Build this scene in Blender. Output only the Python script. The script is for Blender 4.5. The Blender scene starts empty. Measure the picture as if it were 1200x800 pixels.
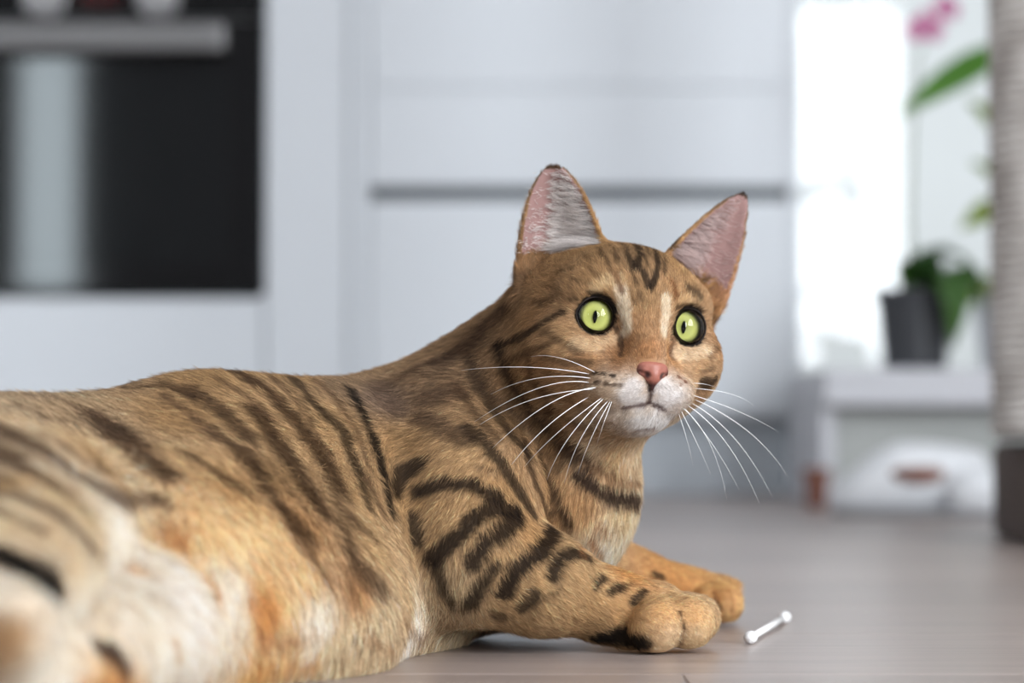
import bpy, bmesh, math, random
import numpy as np
from mathutils import Vector, Matrix
from mathutils.bvhtree import BVHTree

C = bpy.context.scene.collection
random.seed(7)
rng = np.random.default_rng(11)

# ------------------------------------------------------------------ camera
F = 85.0 / 36.0 * 1200.0                    # focal length in pixels (frame 1200 wide)
CAM_H = 0.1026
PITCH = math.radians(1.96)
cam_d = bpy.data.cameras.new('camera')
cam = bpy.data.objects.new('camera', cam_d)
C.objects.link(cam)
cam.location = (0, 0, CAM_H)
cam.rotation_euler = (math.pi / 2 + PITCH, 0, 0)
cam_d.lens = 85
cam_d.sensor_width = 36
cam_d.clip_start = 0.02
cam_d.dof.use_dof = True
cam_d.dof.focus_distance = 1.075
cam_d.dof.aperture_fstop = 5.4
bpy.context.scene.camera = cam
CAM = np.array([0, 0, CAM_H])
SP, CP = math.sin(PITCH), math.cos(PITCH)


def ray(px, py):
    a, b = (px - 600) / F, (400 - py) / F
    return np.array([a, CP - b * SP, SP + b * CP])


def P(px, py, Y):
    d = ray(px, py)
    return CAM + d * (Y / d[1])


# ------------------------------------------------------------------ world and exposure
W = bpy.data.worlds.new('overcast_sky')
bpy.context.scene.world = W
W.use_nodes = True
nt = W.node_tree
bg = nt.nodes['Background']
SKY = (0.93, 0.965, 1.0, 1)
geo = nt.nodes.new('ShaderNodeNewGeometry')
sep = nt.nodes.new('ShaderNodeSeparateXYZ')
rmp = nt.nodes.new('ShaderNodeValToRGB')
mp = nt.nodes.new('ShaderNodeMapRange')
mp.inputs[1].default_value = -1
mp.inputs[2].default_value = 1
nt.links.new(geo.outputs['Incoming'], sep.inputs[0])
nt.links.new(sep.outputs['Z'], mp.inputs[0])
nt.links.new(mp.outputs[0], rmp.inputs[0])
# Incoming points back to the viewer: z = -1 looks straight up
rmp.color_ramp.elements[0].position = 0.45
rmp.color_ramp.elements[0].color = SKY
rmp.color_ramp.elements[1].position = 0.60
rmp.color_ramp.elements[1].color = (0.42, 0.43, 0.42, 1)
nt.links.new(rmp.outputs[0], bg.inputs['Color'])
bg.inputs['Strength'].default_value = 0.76
vs = bpy.context.scene.view_settings
vs.view_transform = 'Standard'
vs.look = 'None'
vs.gamma = 1
vs.use_curve_mapping = False
vs.exposure = 0.27

# daylight coming in at the windows (room: x -2.3..2.3, y -2.6..4.15, z 0..2.5)
XL, XR, YB, YF, ZC = -2.4, 2.3, -2.6, 4.15, 2.5


def window_light(name, loc, rot, sx, sy, power, col=(0.93, 0.965, 1.0)):
    l = bpy.data.lights.new(name, 'AREA')
    l.shape = 'RECTANGLE'
    l.size, l.size_y = sx, sy
    l.energy = power
    l.color = col
    o = bpy.data.objects.new(name, l)
    o.location = loc
    o.rotation_euler = rot
    C.objects.link(o)
    return o


# side window behind and right of the camera, rear light added for fill and a bright pane reflection, narrow window at rear left
window_light('daylight_side_window', (XR + 0.02, -1.3, 1.35), (0, math.pi / 2, 0), 1.7, 1.9, 165)
window_light('added_rear_light', (1.52, YB - 0.02, 1.2), (math.pi / 2, 0, 0), 0.5, 1.6, 40)
window_light('daylight_narrow_window', (-1.85, YB - 0.02, 1.12), (math.pi / 2, 0, 0), 0.22, 0.94, 3.4, (0.80, 0.93, 1.0))


# ------------------------------------------------------------------ helpers
def srgb(r, g=None, b=None):
    if g is None:
        r, g, b = r
    f = lambda c: (c / 255 / 12.92) if c / 255 <= 0.04045 else ((c / 255 + 0.055) / 1.055) ** 2.4
    return (f(r), f(g), f(b))


def mat(name, col, rough=0.5, metal=0.0, noise=None, spec=0.5, bump=0, coat=0, trans=0, stretch=(1, 1, 1)):
    m = bpy.data.materials.new(name)
    m.use_nodes = True
    t = m.node_tree
    b = t.nodes['Principled BSDF']
    b.inputs['Base Color'].default_value = (*col, 1)
    b.inputs['Roughness'].default_value = rough
    b.inputs['Metallic'].default_value = metal
    b.inputs['Specular IOR Level'].default_value = spec
    b.inputs['Coat Weight'].default_value = coat
    b.inputs['Transmission Weight'].default_value = trans
    if noise:
        col2, scale, detail = noise
        tc = t.nodes.new('ShaderNodeTexCoord')
        mpn = t.nodes.new('ShaderNodeMapping')
        mpn.inputs['Scale'].default_value = stretch
        n = t.nodes.new('ShaderNodeTexNoise')
        n.inputs['Scale'].default_value = scale
        n.inputs['Detail'].default_value = detail
        r = t.nodes.new('ShaderNodeValToRGB')
        r.color_ramp.elements[0].position = 0.35
        r.color_ramp.elements[1].position = 0.65
        r.color_ramp.elements[0].color = (*col, 1)
        r.color_ramp.elements[1].color = (*col2, 1)
        t.links.new(tc.outputs['Object'], mpn.inputs[0])
        t.links.new(mpn.outputs[0], n.inputs['Vector'])
        t.links.new(n.outputs['Fac'], r.inputs[0])
        t.links.new(r.outputs[0], b.inputs['Base Color'])
        if bump:
            bp = t.nodes.new('ShaderNodeBump')
            bp.inputs['Strength'].default_value = bump
            bp.inputs['Distance'].default_value = 0.002
            t.links.new(n.outputs['Fac'], bp.inputs['Height'])
            t.links.new(bp.outputs[0], b.inputs['Normal'])
    return m


def link(name, me, m, parent=None, smooth=False):
    o = bpy.data.objects.new(name, me)
    C.objects.link(o)
    if m:
        me.materials.append(m)
    if parent:
        o.parent = parent
    if smooth:
        me.polygons.foreach_set('use_smooth', [True] * len(me.polygons))
    return o


def obj(name, bm, m, parent=None, smooth=False):
    me = bpy.data.meshes.new(name)
    bm.normal_update()
    bm.to_mesh(me)
    bm.free()
    return link(name, me, m, parent, smooth)


def box(bm, x0, x1, y0, y1, z0, z1, bevel=0.0, seg=2):
    r = bmesh.ops.create_cube(bm, size=1)
    v = r['verts']
    for q in v:
        q.co = Vector(((x0 + x1) / 2 + q.co.x * (x1 - x0), (y0 + y1) / 2 + q.co.y * (y1 - y0), (z0 + z1) / 2 + q.co.z * (z1 - z0)))
    if bevel:
        e = list({e for q in v for e in q.link_edges})
        bmesh.ops.bevel(bm, geom=e, offset=bevel, segments=seg, affect='EDGES', profile=0.5)
    return bm


def bx(name, m, parent, *a, **k):
    return obj(name, box(bmesh.new(), *a, **k), m, parent)


def tube(bm, pts, rad, n=8, cap=True):
    """a tube with radius per point"""
    pts = [Vector(p) for p in pts]
    rings = []
    up = Vector((0.13, 0.21, 1)).normalized()
    for i, p in enumerate(pts):
        d = (pts[min(i + 1, len(pts) - 1)] - pts[max(i - 1, 0)]).normalized()
        s = d.cross(up)
        if s.length < 1e-3:
            s = d.cross(Vector((1, 0, 0)))
        s.normalize()
        u = s.cross(d)
        r = rad[i] if hasattr(rad, '__len__') else rad
        rings.append([bm.verts.new(p + (s * math.cos(k * 2 * math.pi / n) + u * math.sin(k * 2 * math.pi / n)) * r) for k in range(n)])
    for a, b in zip(rings, rings[1:]):
        for k in range(n):
            bm.faces.new((a[k], a[(k + 1) % n], b[(k + 1) % n], b[k]))
    if cap:
        bm.faces.new(rings[0][::-1])
        bm.faces.new(rings[-1])
    return bm


def lathe(bm, prof, n=32, c=(0, 0)):
    rings = [[bm.verts.new((c[0] + r * math.cos(k * 2 * math.pi / n), c[1] + r * math.sin(k * 2 * math.pi / n), z)) for k in range(n)] for r, z in prof]
    for a, b in zip(rings, rings[1:]):
        for k in range(n):
            bm.faces.new((a[k], a[(k + 1) % n], b[(k + 1) % n], b[k]))
    bm.faces.new(rings[0][::-1])
    bm.faces.new(rings[-1])
    return bm


def empty(name, loc, label, cat, group=None):
    o = bpy.data.objects.new(name, None)
    o.empty_display_size = 0.05
    o.location = loc
    C.objects.link(o)
    o['label'] = label
    o['category'] = cat
    if group:
        o['group'] = group
    return o


def structure(o):
    o['kind'] = 'structure'
    return o


# ------------------------------------------------------------------ room shell
M_wall = mat('white_wall_paint', (0.80, 0.81, 0.82), 0.8, noise=((0.78, 0.79, 0.80), 6, 3))
M_ceiling = mat('ceiling_paint', (0.82, 0.82, 0.82), 0.9, noise=((0.80, 0.80, 0.80), 5, 3))
M_trim = mat('white_trim', (0.82, 0.83, 0.84), 0.4, noise=((0.80, 0.81, 0.82), 8, 2))
M_glass = bpy.data.materials.new('window_glass')
M_glass.use_nodes = True
_t = M_glass.node_tree
_t.nodes.clear()
_o = _t.nodes.new('ShaderNodeOutputMaterial')
_tr = _t.nodes.new('ShaderNodeBsdfTransparent')
_tr.inputs[0].default_value = (0.95, 0.97, 0.97, 1)
_gl = _t.nodes.new('ShaderNodeBsdfGlossy')
_gl.inputs['Roughness'].default_value = 0.02
_fr = _t.nodes.new('ShaderNodeFresnel')
_fr.inputs[0].default_value = 1.45
_mx = _t.nodes.new('ShaderNodeMixShader')
_t.links.new(_fr.outputs[0], _mx.inputs[0])
_t.links.new(_tr.outputs[0], _mx.inputs[1])
_t.links.new(_gl.outputs[0], _mx.inputs[2])
_t.links.new(_mx.outputs[0], _o.inputs[0])

TH = 0.15


def wall_with_holes(name, axis, pos, a0, a1, holes, thick):
    """axis 'x': wall in the plane x=pos running along y; axis 'y': plane y=pos along x; holes (a0,a1,z0,z1)"""
    bm = bmesh.new()

    def seg(p0, p1, z0, z1):
        if p1 - p0 < 1e-4 or z1 - z0 < 1e-4:
            return
        t0, t1 = sorted((pos, pos + thick))
        if axis == 'x':
            box(bm, t0, t1, p0, p1, z0, z1)
        else:
            box(bm, p0, p1, t0, t1, z0, z1)
    cur = a0
    for h in sorted(holes):
        seg(cur, h[0], 0, ZC)
        seg(h[0], h[1], 0, h[2])
        seg(h[0], h[1], h[3], ZC)
        cur = h[1]
    seg(cur, a1, 0, ZC)
    return structure(obj(name, bm, M_wall))


# window openings
BALC = (0.41, 1.62, 0.10, 2.3)      # in the far wall, right of the cabinets
SIDE = (-2.3, -0.3, 0.5, 2.2)
REAR_N = (-2.03, -1.67, 0.60, 1.65)
REAR = (1.21, 1.83, 0.34, 2.06)  # unseen opening added for rear fill and its reflection in the balcony pane
wall_with_holes('wall_back', 'y', YF, XL - TH, XR + TH, [BALC], TH)
wall_with_holes('wall_left', 'x', XL, YB, YF, [], -TH)
wall_with_holes('wall_right', 'x', XR, YB, YF, [SIDE], TH)
wall_with_holes('wall_front', 'y', YB, XL - TH, XR + TH, [REAR_N, REAR], -TH)
M_dark = mat('dark_wall_for_reflection', (0.10, 0.10, 0.105), 0.8, noise=((0.085, 0.085, 0.09), 6, 3))  # unseen rear wall made dark so the oven glass mirrors dark
bpy.data.objects['wall_front'].data.materials[0] = M_dark
structure(bx('ceiling', M_ceiling, None, XL - TH, XR + TH, YB - TH, YF + TH, ZC, ZC + 0.1))


def window(name, axis, pos, h, mull=()):
    a0, a1, z0, z1 = h
    fr = bmesh.new()
    f, d = 0.055, 0.03

    def b(p0, p1, q0, q1, bmx, dd):
        if axis == 'x':
            box(bmx, pos - dd, pos + dd, p0, p1, q0, q1, 0.004 if dd > 0.01 else 0)
        else:
            box(bmx, p0, p1, pos - dd, pos + dd, q0, q1, 0.004 if dd > 0.01 else 0)
    b(a0, a0 + f, z0, z1, fr, d)
    b(a1 - f, a1, z0, z1, fr, d)
    b(a0 + f, a1 - f, z0, z0 + f, fr, d)
    b(a0 + f, a1 - f, z1 - f, z1, fr, d)
    for m_ in mull:
        b(m_ - f / 2, m_ + f / 2, z0 + f, z1 - f, fr, d)
    o = structure(obj(name, fr, M_trim))
    cuts = [a0 + f, *[v for m_ in mull for v in (m_ - f / 2, m_ + f / 2)], a1 - f]
    for k in range(0, len(cuts), 2):
        g = bmesh.new()
        b(cuts[k], cuts[k + 1], z0 + f, z1 - f, g, 0.004)
        obj('pane', g, M_glass, o)
    return o


window('window_1', 'y', YF + 0.06, BALC, (1.0,))
window('window_2', 'x', XR + 0.10, SIDE, (-1.3,))
window('window_3', 'y', YB - 0.10, REAR_N)
window('added_rear_window', 'y', YB - 0.10, REAR)  # frame and pane of the added rear opening
structure(bx('trim_1', M_trim, None, BALC[0] - 0.05, BALC[1] + 0.05, YF - 0.10, YF, BALC[2] - 0.03, BALC[2], bevel=0.004))
structure(bx('baseboard_left', M_trim, None, XL, XL + 0.012, YB, YF, 0, 0.07, bevel=0.003))
structure(bx('baseboard_right', M_trim, None, XR - 0.012, XR, YB, YF, 0, 0.07, bevel=0.003))
structure(bx('baseboard_front', M_trim, None, XL + 0.012, XR - 0.012, YB, YB + 0.012, 0, 0.07, bevel=0.003))

# floor: a dark subfloor with laminate planks laid on it
M_sub = mat('subfloor', (0.05, 0.045, 0.04), 0.9)
fl = structure(bx('floor', M_sub, None, XL - TH, XR + TH, YB - TH, YF + TH, -0.03, -0.0045))


def wood(name, c1, c2, c3):
    m = bpy.data.materials.new(name)
    m.use_nodes = True
    t = m.node_tree
    b = t.nodes['Principled BSDF']
    tc = t.nodes.new('ShaderNodeTexCoord')
    oi = t.nodes.new('ShaderNodeObjectInfo')
    add = t.nodes.new('ShaderNodeVectorMath')
    add.operation = 'ADD'
    sc = t.nodes.new('ShaderNodeVectorMath')
    sc.operation = 'SCALE'
    comb = t.nodes.new('ShaderNodeCombineXYZ')
    for i in range(3):
        t.links.new(oi.outputs['Random'], comb.inputs[i])
    t.links.new(comb.outputs[0], sc.inputs[0])
    sc.inputs['Scale'].default_value = 40
    t.links.new(tc.outputs['Object'], add.inputs[0])
    t.links.new(sc.outputs[0], add.inputs[1])
    mpn = t.nodes.new('ShaderNodeMapping')
    mpn.inputs['Scale'].default_value = (2.2, 42, 20)
    t.links.new(add.outputs[0], mpn.inputs[0])
    n = t.nodes.new('ShaderNodeTexNoise')
    n.inputs['Scale'].default_value = 2.4
    n.inputs['Detail'].default_value = 7
    n.inputs['Roughness'].default_value = 0.65
    n.inputs['Distortion'].default_value = 0.4
    t.links.new(mpn.outputs[0], n.inputs['Vector'])
    r = t.nodes.new('ShaderNodeValToRGB')
    r.color_ramp.elements[0].position = 0.3
    r.color_ramp.elements[1].position = 0.72
    r.color_ramp.elements[0].color = (*c1, 1)
    r.color_ramp.elements[1].color = (*c3, 1)
    e = r.color_ramp.elements.new(0.5)
    e.color = (*c2, 1)
    t.links.new(n.outputs['Fac'], r.inputs[0])
    hsv = t.nodes.new('ShaderNodeHueSaturation')
    mr = t.nodes.new('ShaderNodeMapRange')
    mr.inputs[3].default_value = 0.90
    mr.inputs[4].default_value = 1.10
    t.links.new(oi.outputs['Random'], mr.inputs[0])
    t.links.new(mr.outputs[0], hsv.inputs['Value'])
    t.links.new(r.outputs[0], hsv.inputs['Color'])
    t.links.new(hsv.outputs[0], b.inputs['Base Color'])
    rr = t.nodes.new('ShaderNodeMapRange')
    rr.inputs[3].default_value = 0.28
    rr.inputs[4].default_value = 0.37
    t.links.new(n.outputs['Fac'], rr.inputs[0])
    t.links.new(rr.outputs[0], b.inputs['Roughness'])
    bp = t.nodes.new('ShaderNodeBump')
    bp.inputs['Strength'].default_value = 0.10
    bp.inputs['Distance'].default_value = 0.0006
    t.links.new(n.outputs['Fac'], bp.inputs['Height'])
    t.links.new(bp.outputs[0], b.inputs['Normal'])
    b.inputs['Specular IOR Level'].default_value = 0.85
    return m


M_plank = wood('laminate_oak', (0.235, 0.188, 0.167), (0.315, 0.256, 0.231), (0.39, 0.323, 0.296))
PW, PLN = 0.193, 1.285
bm = box(bmesh.new(), 0.0003, PLN - 0.0003, 0.0004, PW - 0.0004, -0.0045, 0.0, 0.0003, 1)
plank_me = bpy.data.meshes.new('plank')
bm.to_mesh(plank_me)
bm.free()
plank_me.materials.append(M_plank)
row = 0
y = 1.384 - PW * 21
while y < YF - 0.02:
    x = XL - 0.1 - [0.0, 0.43, 0.86][row % 3] - 0.13 * (row % 2)
    while x < XR:
        if x + PLN > XL and not (y < YB - PW):
            p = bpy.data.objects.new('plank', plank_me)
            C.objects.link(p)
            p.location = (x, y, 0)
            p.parent = fl
        x += PLN
    y += PW
    row += 1

# ------------------------------------------------------------------ kitchen fitted along the back wall
YK = 3.52                                    # plane of the fronts
KS = YK / F


def kx(px):
    return (px - 600) * KS


def kz(py):
    return P(600, py, YK)[2]


M_lacq = mat('white_lacquer', (0.745, 0.79, 0.84), 0.32, noise=((0.735, 0.78, 0.83), 3, 2), spec=0.4)
M_carc = mat('cabinet_carcass', (0.70, 0.72, 0.74), 0.5, noise=((0.68, 0.70, 0.72), 4, 2))
M_grip = mat('grey_grip_rail', (0.13, 0.145, 0.16), 0.45, 0.3, noise=((0.12, 0.135, 0.15), 9, 2))
M_plinth = mat('grey_plinth', (0.58, 0.63, 0.68), 0.4, noise=((0.56, 0.61, 0.66), 7, 2))
xO0, xO1 = kx(310) - 0.60, kx(310)           # oven
xF1 = kx(409)
xD0, xD1 = kx(434), kx(924)                   # drawer unit
zP = kz(489)
KD = 0.56
tall = empty('oven_cabinet', (xO0, YK, 0), 'tall white oven cabinet at left housing the black oven', 'cabinet')


def pbox(name, m, root, x0, x1, y0, y1, z0, z1, bevel=0.0015):
    L = root.location
    return bx(name, m, root, x0 - L.x, x1 - L.x, y0 - L.y, y1 - L.y, z0 - L.z, z1 - L.z, bevel=bevel)


zO0, zO1 = kz(347), kz(347) + 0.595
pbox('side_panel', M_carc, tall, xO0 - 0.018, xO0, YK, YK + KD, 0.0, 2.1)
pbox('side_panel', M_lacq, tall, xO1 + 0.003, xF1 - 0.002, YK - 0.018, YK + KD, 0.0, 2.1)
pbox('shelf', M_carc, tall, xO0, xO1 + 0.002, YK + 0.01, YK + KD, zO0 - 0.02, zO0 - 0.002)
pbox('drawer', M_lacq, tall, xO0 + 0.002, xO1, YK - 0.018, YK, zP + 0.003, zO0 - 0.004)
pbox('drawer_box', M_carc, tall, xO0 + 0.02, xO1 - 0.02, YK + 0.001, YK + KD - 0.05, zP + 0.02, zO0 - 0.06)
pbox('door', M_lacq, tall, xO0 + 0.002, xO1, YK - 0.018, YK, zO1 + 0.004, 2.095)
pbox('back_panel', M_carc, tall, xO0, xO1, YK + KD - 0.01, YK + KD, zP, 2.1)
pbox('top_panel', M_carc, tall, xO0, xO1, YK, YK + KD - 0.01, 2.08, 2.1)
pbox('plinth', M_plinth, tall, xO0, xO1, YK + 0.03, YK + 0.05, 0.0, zP)

dr = empty('drawer_cabinet', (xD0, YK, 0), 'white handleless drawer cabinet with a grey grip channel', 'cabinet')
zG0, zG1 = kz(237), kz(219)
zH0, zH1 = kz(112) + 0.009, kz(112) + 0.0102
pbox('carcass', M_carc, dr, xF1, xD1, YK + 0.022, YK + KD, zP, 0.86)
pbox('filler_strip', M_lacq, dr, xF1 + 0.001, xD0 - 0.002, YK - 0.012, YK + 0.02, zP, 0.86)
pbox('drawer', M_lacq, dr, xD0, xD1, YK - 0.018, YK, zP + 0.003, zG0)
pbox('drawer', M_lacq, dr, xD0, xD1, YK - 0.018, YK, zG1, zH0)
pbox('drawer', M_lacq, dr, xD0, xD1, YK - 0.018, YK, zH1, 0.835)
pbox('grip_channel', M_grip, dr, xD0 + 0.001, xD1 - 0.001, YK + 0.002, YK + 0.021, zG0 - 0.006, zG1 + 0.006)
pbox('plinth', M_plinth, dr, xF1, xD1, YK + 0.03, YK + 0.05, 0.0, zP)
pbox('end_panel', M_lacq, dr, xD1 + 0.001, xD1 + 0.017, YK - 0.018, YK + KD, 0.0, 0.86)
M_top = mat('white_worktop', (0.70, 0.72, 0.74), 0.35, noise=((0.66, 0.68, 0.70), 30, 4))
o = bx('worktop', M_top, None, xF1 + 0.001, xD1 + 0.02, YK - 0.03, YF - 0.001, 0.862, 0.90, bevel=0.004)
o['label'] = 'white worktop lying over the drawer cabinet'
o['category'] = 'worktop'

# ---- oven
M_ovenglass = mat('black_oven_glass', (0.003, 0.0031, 0.0036), 0.06, spec=0.9)
M_oveninner = mat('oven_inner_window', (0.008, 0.0092, 0.010), 0.05, spec=0.75)
M_steel = mat('brushed_steel', (0.24, 0.237, 0.24), 0.42, 0.9, noise=((0.21, 0.21, 0.215), 12, 3), stretch=(1, 60, 60))
M_knob = mat('satin_grey_knob', (0.36, 0.36, 0.37), 0.4, 0.3, noise=((0.32, 0.32, 0.33), 20, 2))
M_emblem = mat('oven_marking_grey', (0.16, 0.165, 0.17), 0.4, noise=((0.14, 0.145, 0.15), 30, 1))
M_red = mat('dark_red_display', (0.045, 0.006, 0.006), 0.1, spec=0.8)
ov = empty('oven', ((xO0 + xO1) / 2, YK, zO0), 'black built-in oven with long steel handle and two knobs', 'oven')
pbox('oven_body', M_carc, ov, xO0 + 0.02, xO1 - 0.02, YK + 0.001, YK + 0.5, zO0 + 0.02, zO1 - 0.02)
zDt = kz(26)
door = pbox('oven_door', M_ovenglass, ov, xO0 + 0.003, xO1, YK - 0.022, YK, zO0, zDt, bevel=0.002)
panel = pbox('control_panel', M_ovenglass, ov, xO0 + 0.003, xO1, YK - 0.022, YK, zDt + 0.004, zO1, bevel=0.002)
L = ov.location
bxi = bx('window_pane', M_oveninner, door, kx(92) - 0.28 - L.x, kx(268) - L.x, -0.0235, -0.0222, kz(310) - L.z, kz(84) - L.z, bevel=0.0005)
# handle: bar with rounded ends on two stand-offs
bm = bmesh.new()
hz = kz(50) - L.z
hx0, hx1 = kx(268) - 0.53 - L.x, kx(268) - L.x
box(bm, hx0, hx1, -0.062, -0.046, hz - 0.0215, hz + 0.0215, 0.007, 3)
box(bm, hx0 + 0.03, hx0 + 0.05, -0.048, -0.021, hz - 0.012, hz + 0.012, 0.002)
box(bm, hx1 - 0.05, hx1 - 0.03, -0.048, -0.021, hz - 0.012, hz + 0.012, 0.002)
obj('handle', bm, M_steel, ov)
for kxp in (52, 185):
    bm = lathe(bmesh.new(), [(0.031, 0), (0.031, 0.004), (0.0265, 0.006), (0.0265, 0.022), (0.025, 0.026), (0.010, 0.027)], 28)
    box(bm, -0.004, 0.004, -0.024, 0.024, 0.0255, 0.031, 0.002)
    k = obj('knob', bm, M_knob, ov)
    k.rotation_euler = (math.pi / 2, 0.35 if kxp == 52 else 0, 0)
    k.location = (kx(kxp) - L.x, -0.0225, kz(2) - L.z)
bx('display', M_red, ov, kx(95) - L.x, kx(140) - L.x, -0.0232, -0.0221, kz(10) - L.z, kz(-25) - L.z)
bx('emblem', M_emblem, door, kx(98) - L.x, kx(142) - L.x, -0.0234, -0.0221, kz(309) - L.z, kz(293) - L.z, bevel=0.0004)

# ------------------------------------------------------------------ things by the balcony window
# low white bench
YS = 3.10
SS = YS / F


def sp(px, py, Y=YS):
    return P(px, py, Y)


M_bench = mat('white_bench_paint', (0.58, 0.59, 0.63), 0.5, noise=((0.55, 0.56, 0.60), 6, 3))
M_bench_in = mat('bench_painted_shade', (0.42, 0.44, 0.43), 0.6, noise=((0.38, 0.40, 0.39), 6, 3))  # darker board colour stands in for shade under the bench top
bx0, bx1 = sp(962, 430)[0], sp(1300, 430)[0]
zb = sp(1000, 432)[2]
bench = empty('low_bench', ((bx0 + bx1) / 2, YS, 0), 'low white bench under the window carrying the potted plants', 'bench')
pbox('bench_top', M_bench, bench, bx0, bx1, YS - 0.03, YS + 0.34, zb - 0.048, zb, bevel=0.004)
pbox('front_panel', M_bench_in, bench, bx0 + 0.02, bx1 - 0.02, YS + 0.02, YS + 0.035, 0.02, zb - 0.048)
pbox('side_panel', M_bench, bench, bx0, bx0 + 0.018, YS, YS + 0.33, 0, zb - 0.048)
pbox('side_panel', M_bench, bench, bx1 - 0.018, bx1, YS, YS + 0.33, 0, zb - 0.048)

M_pot = mat('dark_grey_pot', (0.030, 0.033, 0.040), 0.45, noise=((0.036, 0.039, 0.046), 12, 2))
M_soil = mat('bark_soil', (0.05, 0.032, 0.02), 0.9, noise=((0.09, 0.06, 0.04), 60, 4), bump=0.6)


def leaf_material(name, a, b):
    m = mat(name, a, 0.42, noise=(b, 9, 3), spec=0.4)
    t = m.node_tree
    tl = t.nodes.new('ShaderNodeBsdfTranslucent')
    tl.inputs[0].default_value = (b[0] * 1.4, b[1] * 1.5, b[2] * 0.9, 1)
    mx = t.nodes.new('ShaderNodeMixShader')
    mx.inputs[0].default_value = 0.35
    out = t.nodes['Material Output']
    t.links.new(t.nodes['Principled BSDF'].outputs[0], mx.inputs[1])
    t.links.new(tl.outputs[0], mx.inputs[2])
    t.links.new(mx.outputs[0], out.inputs[0])
    return m


M_leaf = leaf_material('orchid_leaf_green', (0.045, 0.12, 0.03), (0.09, 0.20, 0.045))
M_leaf2 = leaf_material('bright_leaf_green', (0.07, 0.22, 0.02), (0.11, 0.29, 0.035))
M_leaf3 = leaf_material('yellow_green_leaf', (0.18, 0.26, 0.03), (0.27, 0.36, 0.05))
M_petal = leaf_material('pink_petal', (0.62, 0.20, 0.45), (0.75, 0.36, 0.60))
M_stem = mat('plant_stem', (0.14, 0.20, 0.10), 0.6, noise=((0.18, 0.24, 0.12), 30, 2))


def leaf(name, m, parent, base, tip, width, arch, sag=0.0, side=None, n=10, fold=0.25, thick=0.0011):
    """a blade from base to tip, arched upward, with a folded midrib and thickness"""
    b, t = Vector(base), Vector(tip)
    d = t - b
    s = side.normalized() if side else d.cross(Vector((0, 0, 1)))
    if s.length < 1e-4:
        s = Vector((1, 0, 0))
    s.normalize()
    up = s.cross(d).normalized()
    bm = bmesh.new()
    rows = []
    for i in range(n + 1):
        u = i / n
        w = width * (math.sin(math.pi * min(1, u ** 0.75 * 0.97 + 0.03)) ** 0.75) * 0.5 + 0.0006
        c = b + d * u + up * (arch * 4 * u * (1 - u)) - Vector((0, 0, 1)) * sag * u * u
        rows.append([bm.verts.new(c + s * w * k + up * fold * w * abs(k)) for k in (-1, -0.5, 0, 0.5, 1)])
    for a, q in zip(rows, rows[1:]):
        for k in range(4):
            bm.faces.new((a[k], a[k + 1], q[k + 1], q[k]))
    o = obj(name, bm, m, parent, True)
    sd = o.modifiers.new('thickness', 'SOLIDIFY')
    sd.thickness = thick
    return o


# orchid in a dark pot
oc = sp(1072, 425, YS + 0.045)
orchid = empty('potted_orchid', (oc[0], oc[1], zb), 'pink flowering orchid in a dark grey pot on the bench', 'plant')
bm = lathe(bmesh.new(), [(0.037, 0.0), (0.041, 0.003), (0.049, 0.092), (0.052, 0.094), (0.052, 0.104), (0.048, 0.104), (0.046, 0.09), (0.001, 0.088)], 36)
obj('pot', bm, M_pot, orchid)
bm = lathe(bmesh.new(), [(0.045, 0.0881), (0.040, 0.093), (0.02, 0.096), (0.001, 0.097)], 24)
obj('soil', bm, M_soil, orchid, True)
B0 = Vector((0.004, 0, 0.094))
for tip, w, ar, mm in (((0.085, -0.035, 0.105), 0.068, 0.05, M_leaf), ((0.050, -0.075, 0.065), 0.072, 0.045, M_leaf),
                       ((0.06, 0.03, 0.165), 0.066, 0.02, M_leaf), ((0.012, -0.06, 0.135), 0.062, 0.02, M_leaf),
                       ((-0.012, 0.05, 0.14), 0.046, 0.02, M_leaf), ((0.09, 0.01, 0.06), 0.066, 0.055, M_leaf),
                       ((0.035, -0.072, 0.025), 0.055, 0.06, M_leaf)):
    leaf('leaf', mm, orchid, B0, tip, w, ar)
st = [Vector((0.0, 0.01, 0.094)), Vector((-0.004, 0.01, 0.2)), Vector((-0.002, 0.0, 0.31)), Vector((0.004, -0.01, 0.40)), Vector((0.010, -0.02, 0.425))]
obj('flower_stem', tube(bmesh.new(), st, [0.0025, 0.0023, 0.002, 0.0017, 0.0012], 8), M_stem, orchid, True)


def flower(parent, c, face, r):
    z = face.normalized()
    x = z.cross(Vector((0, 0, 1))).normalized()
    yv = x.cross(z) * -1
    yv = z.cross(x) * -1 if z.cross(x).z < 0 else z.cross(x)
    for ang, wl, ln in ((90, 0.75, 1.0), (0, 1.15, 1.0), (180, 1.15, 1.0), (215, 0.7, 0.95), (325, 0.7, 0.95)):
        a = math.radians(ang)
        d = x * math.cos(a) + yv * math.sin(a)
        sd = (x * -math.sin(a) + yv * math.cos(a))
        leaf('petal', M_petal, parent, c + d * r * 0.08, c + d * r * ln + z * r * 0.15, r * wl, 0.0, side=sd, n=6, fold=0.1, thick=0.0008)


fl_c = Vector(sp(1084, 34, YS + 0.05)) - Vector(orchid.location)
flower(orchid, fl_c, Vector((-0.2, -1, -0.1)), 0.026)
flower(orchid, fl_c + Vector((0.03, 0.02, 0.03)), Vector((0.5, -1, 0.1)), 0.022)

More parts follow.
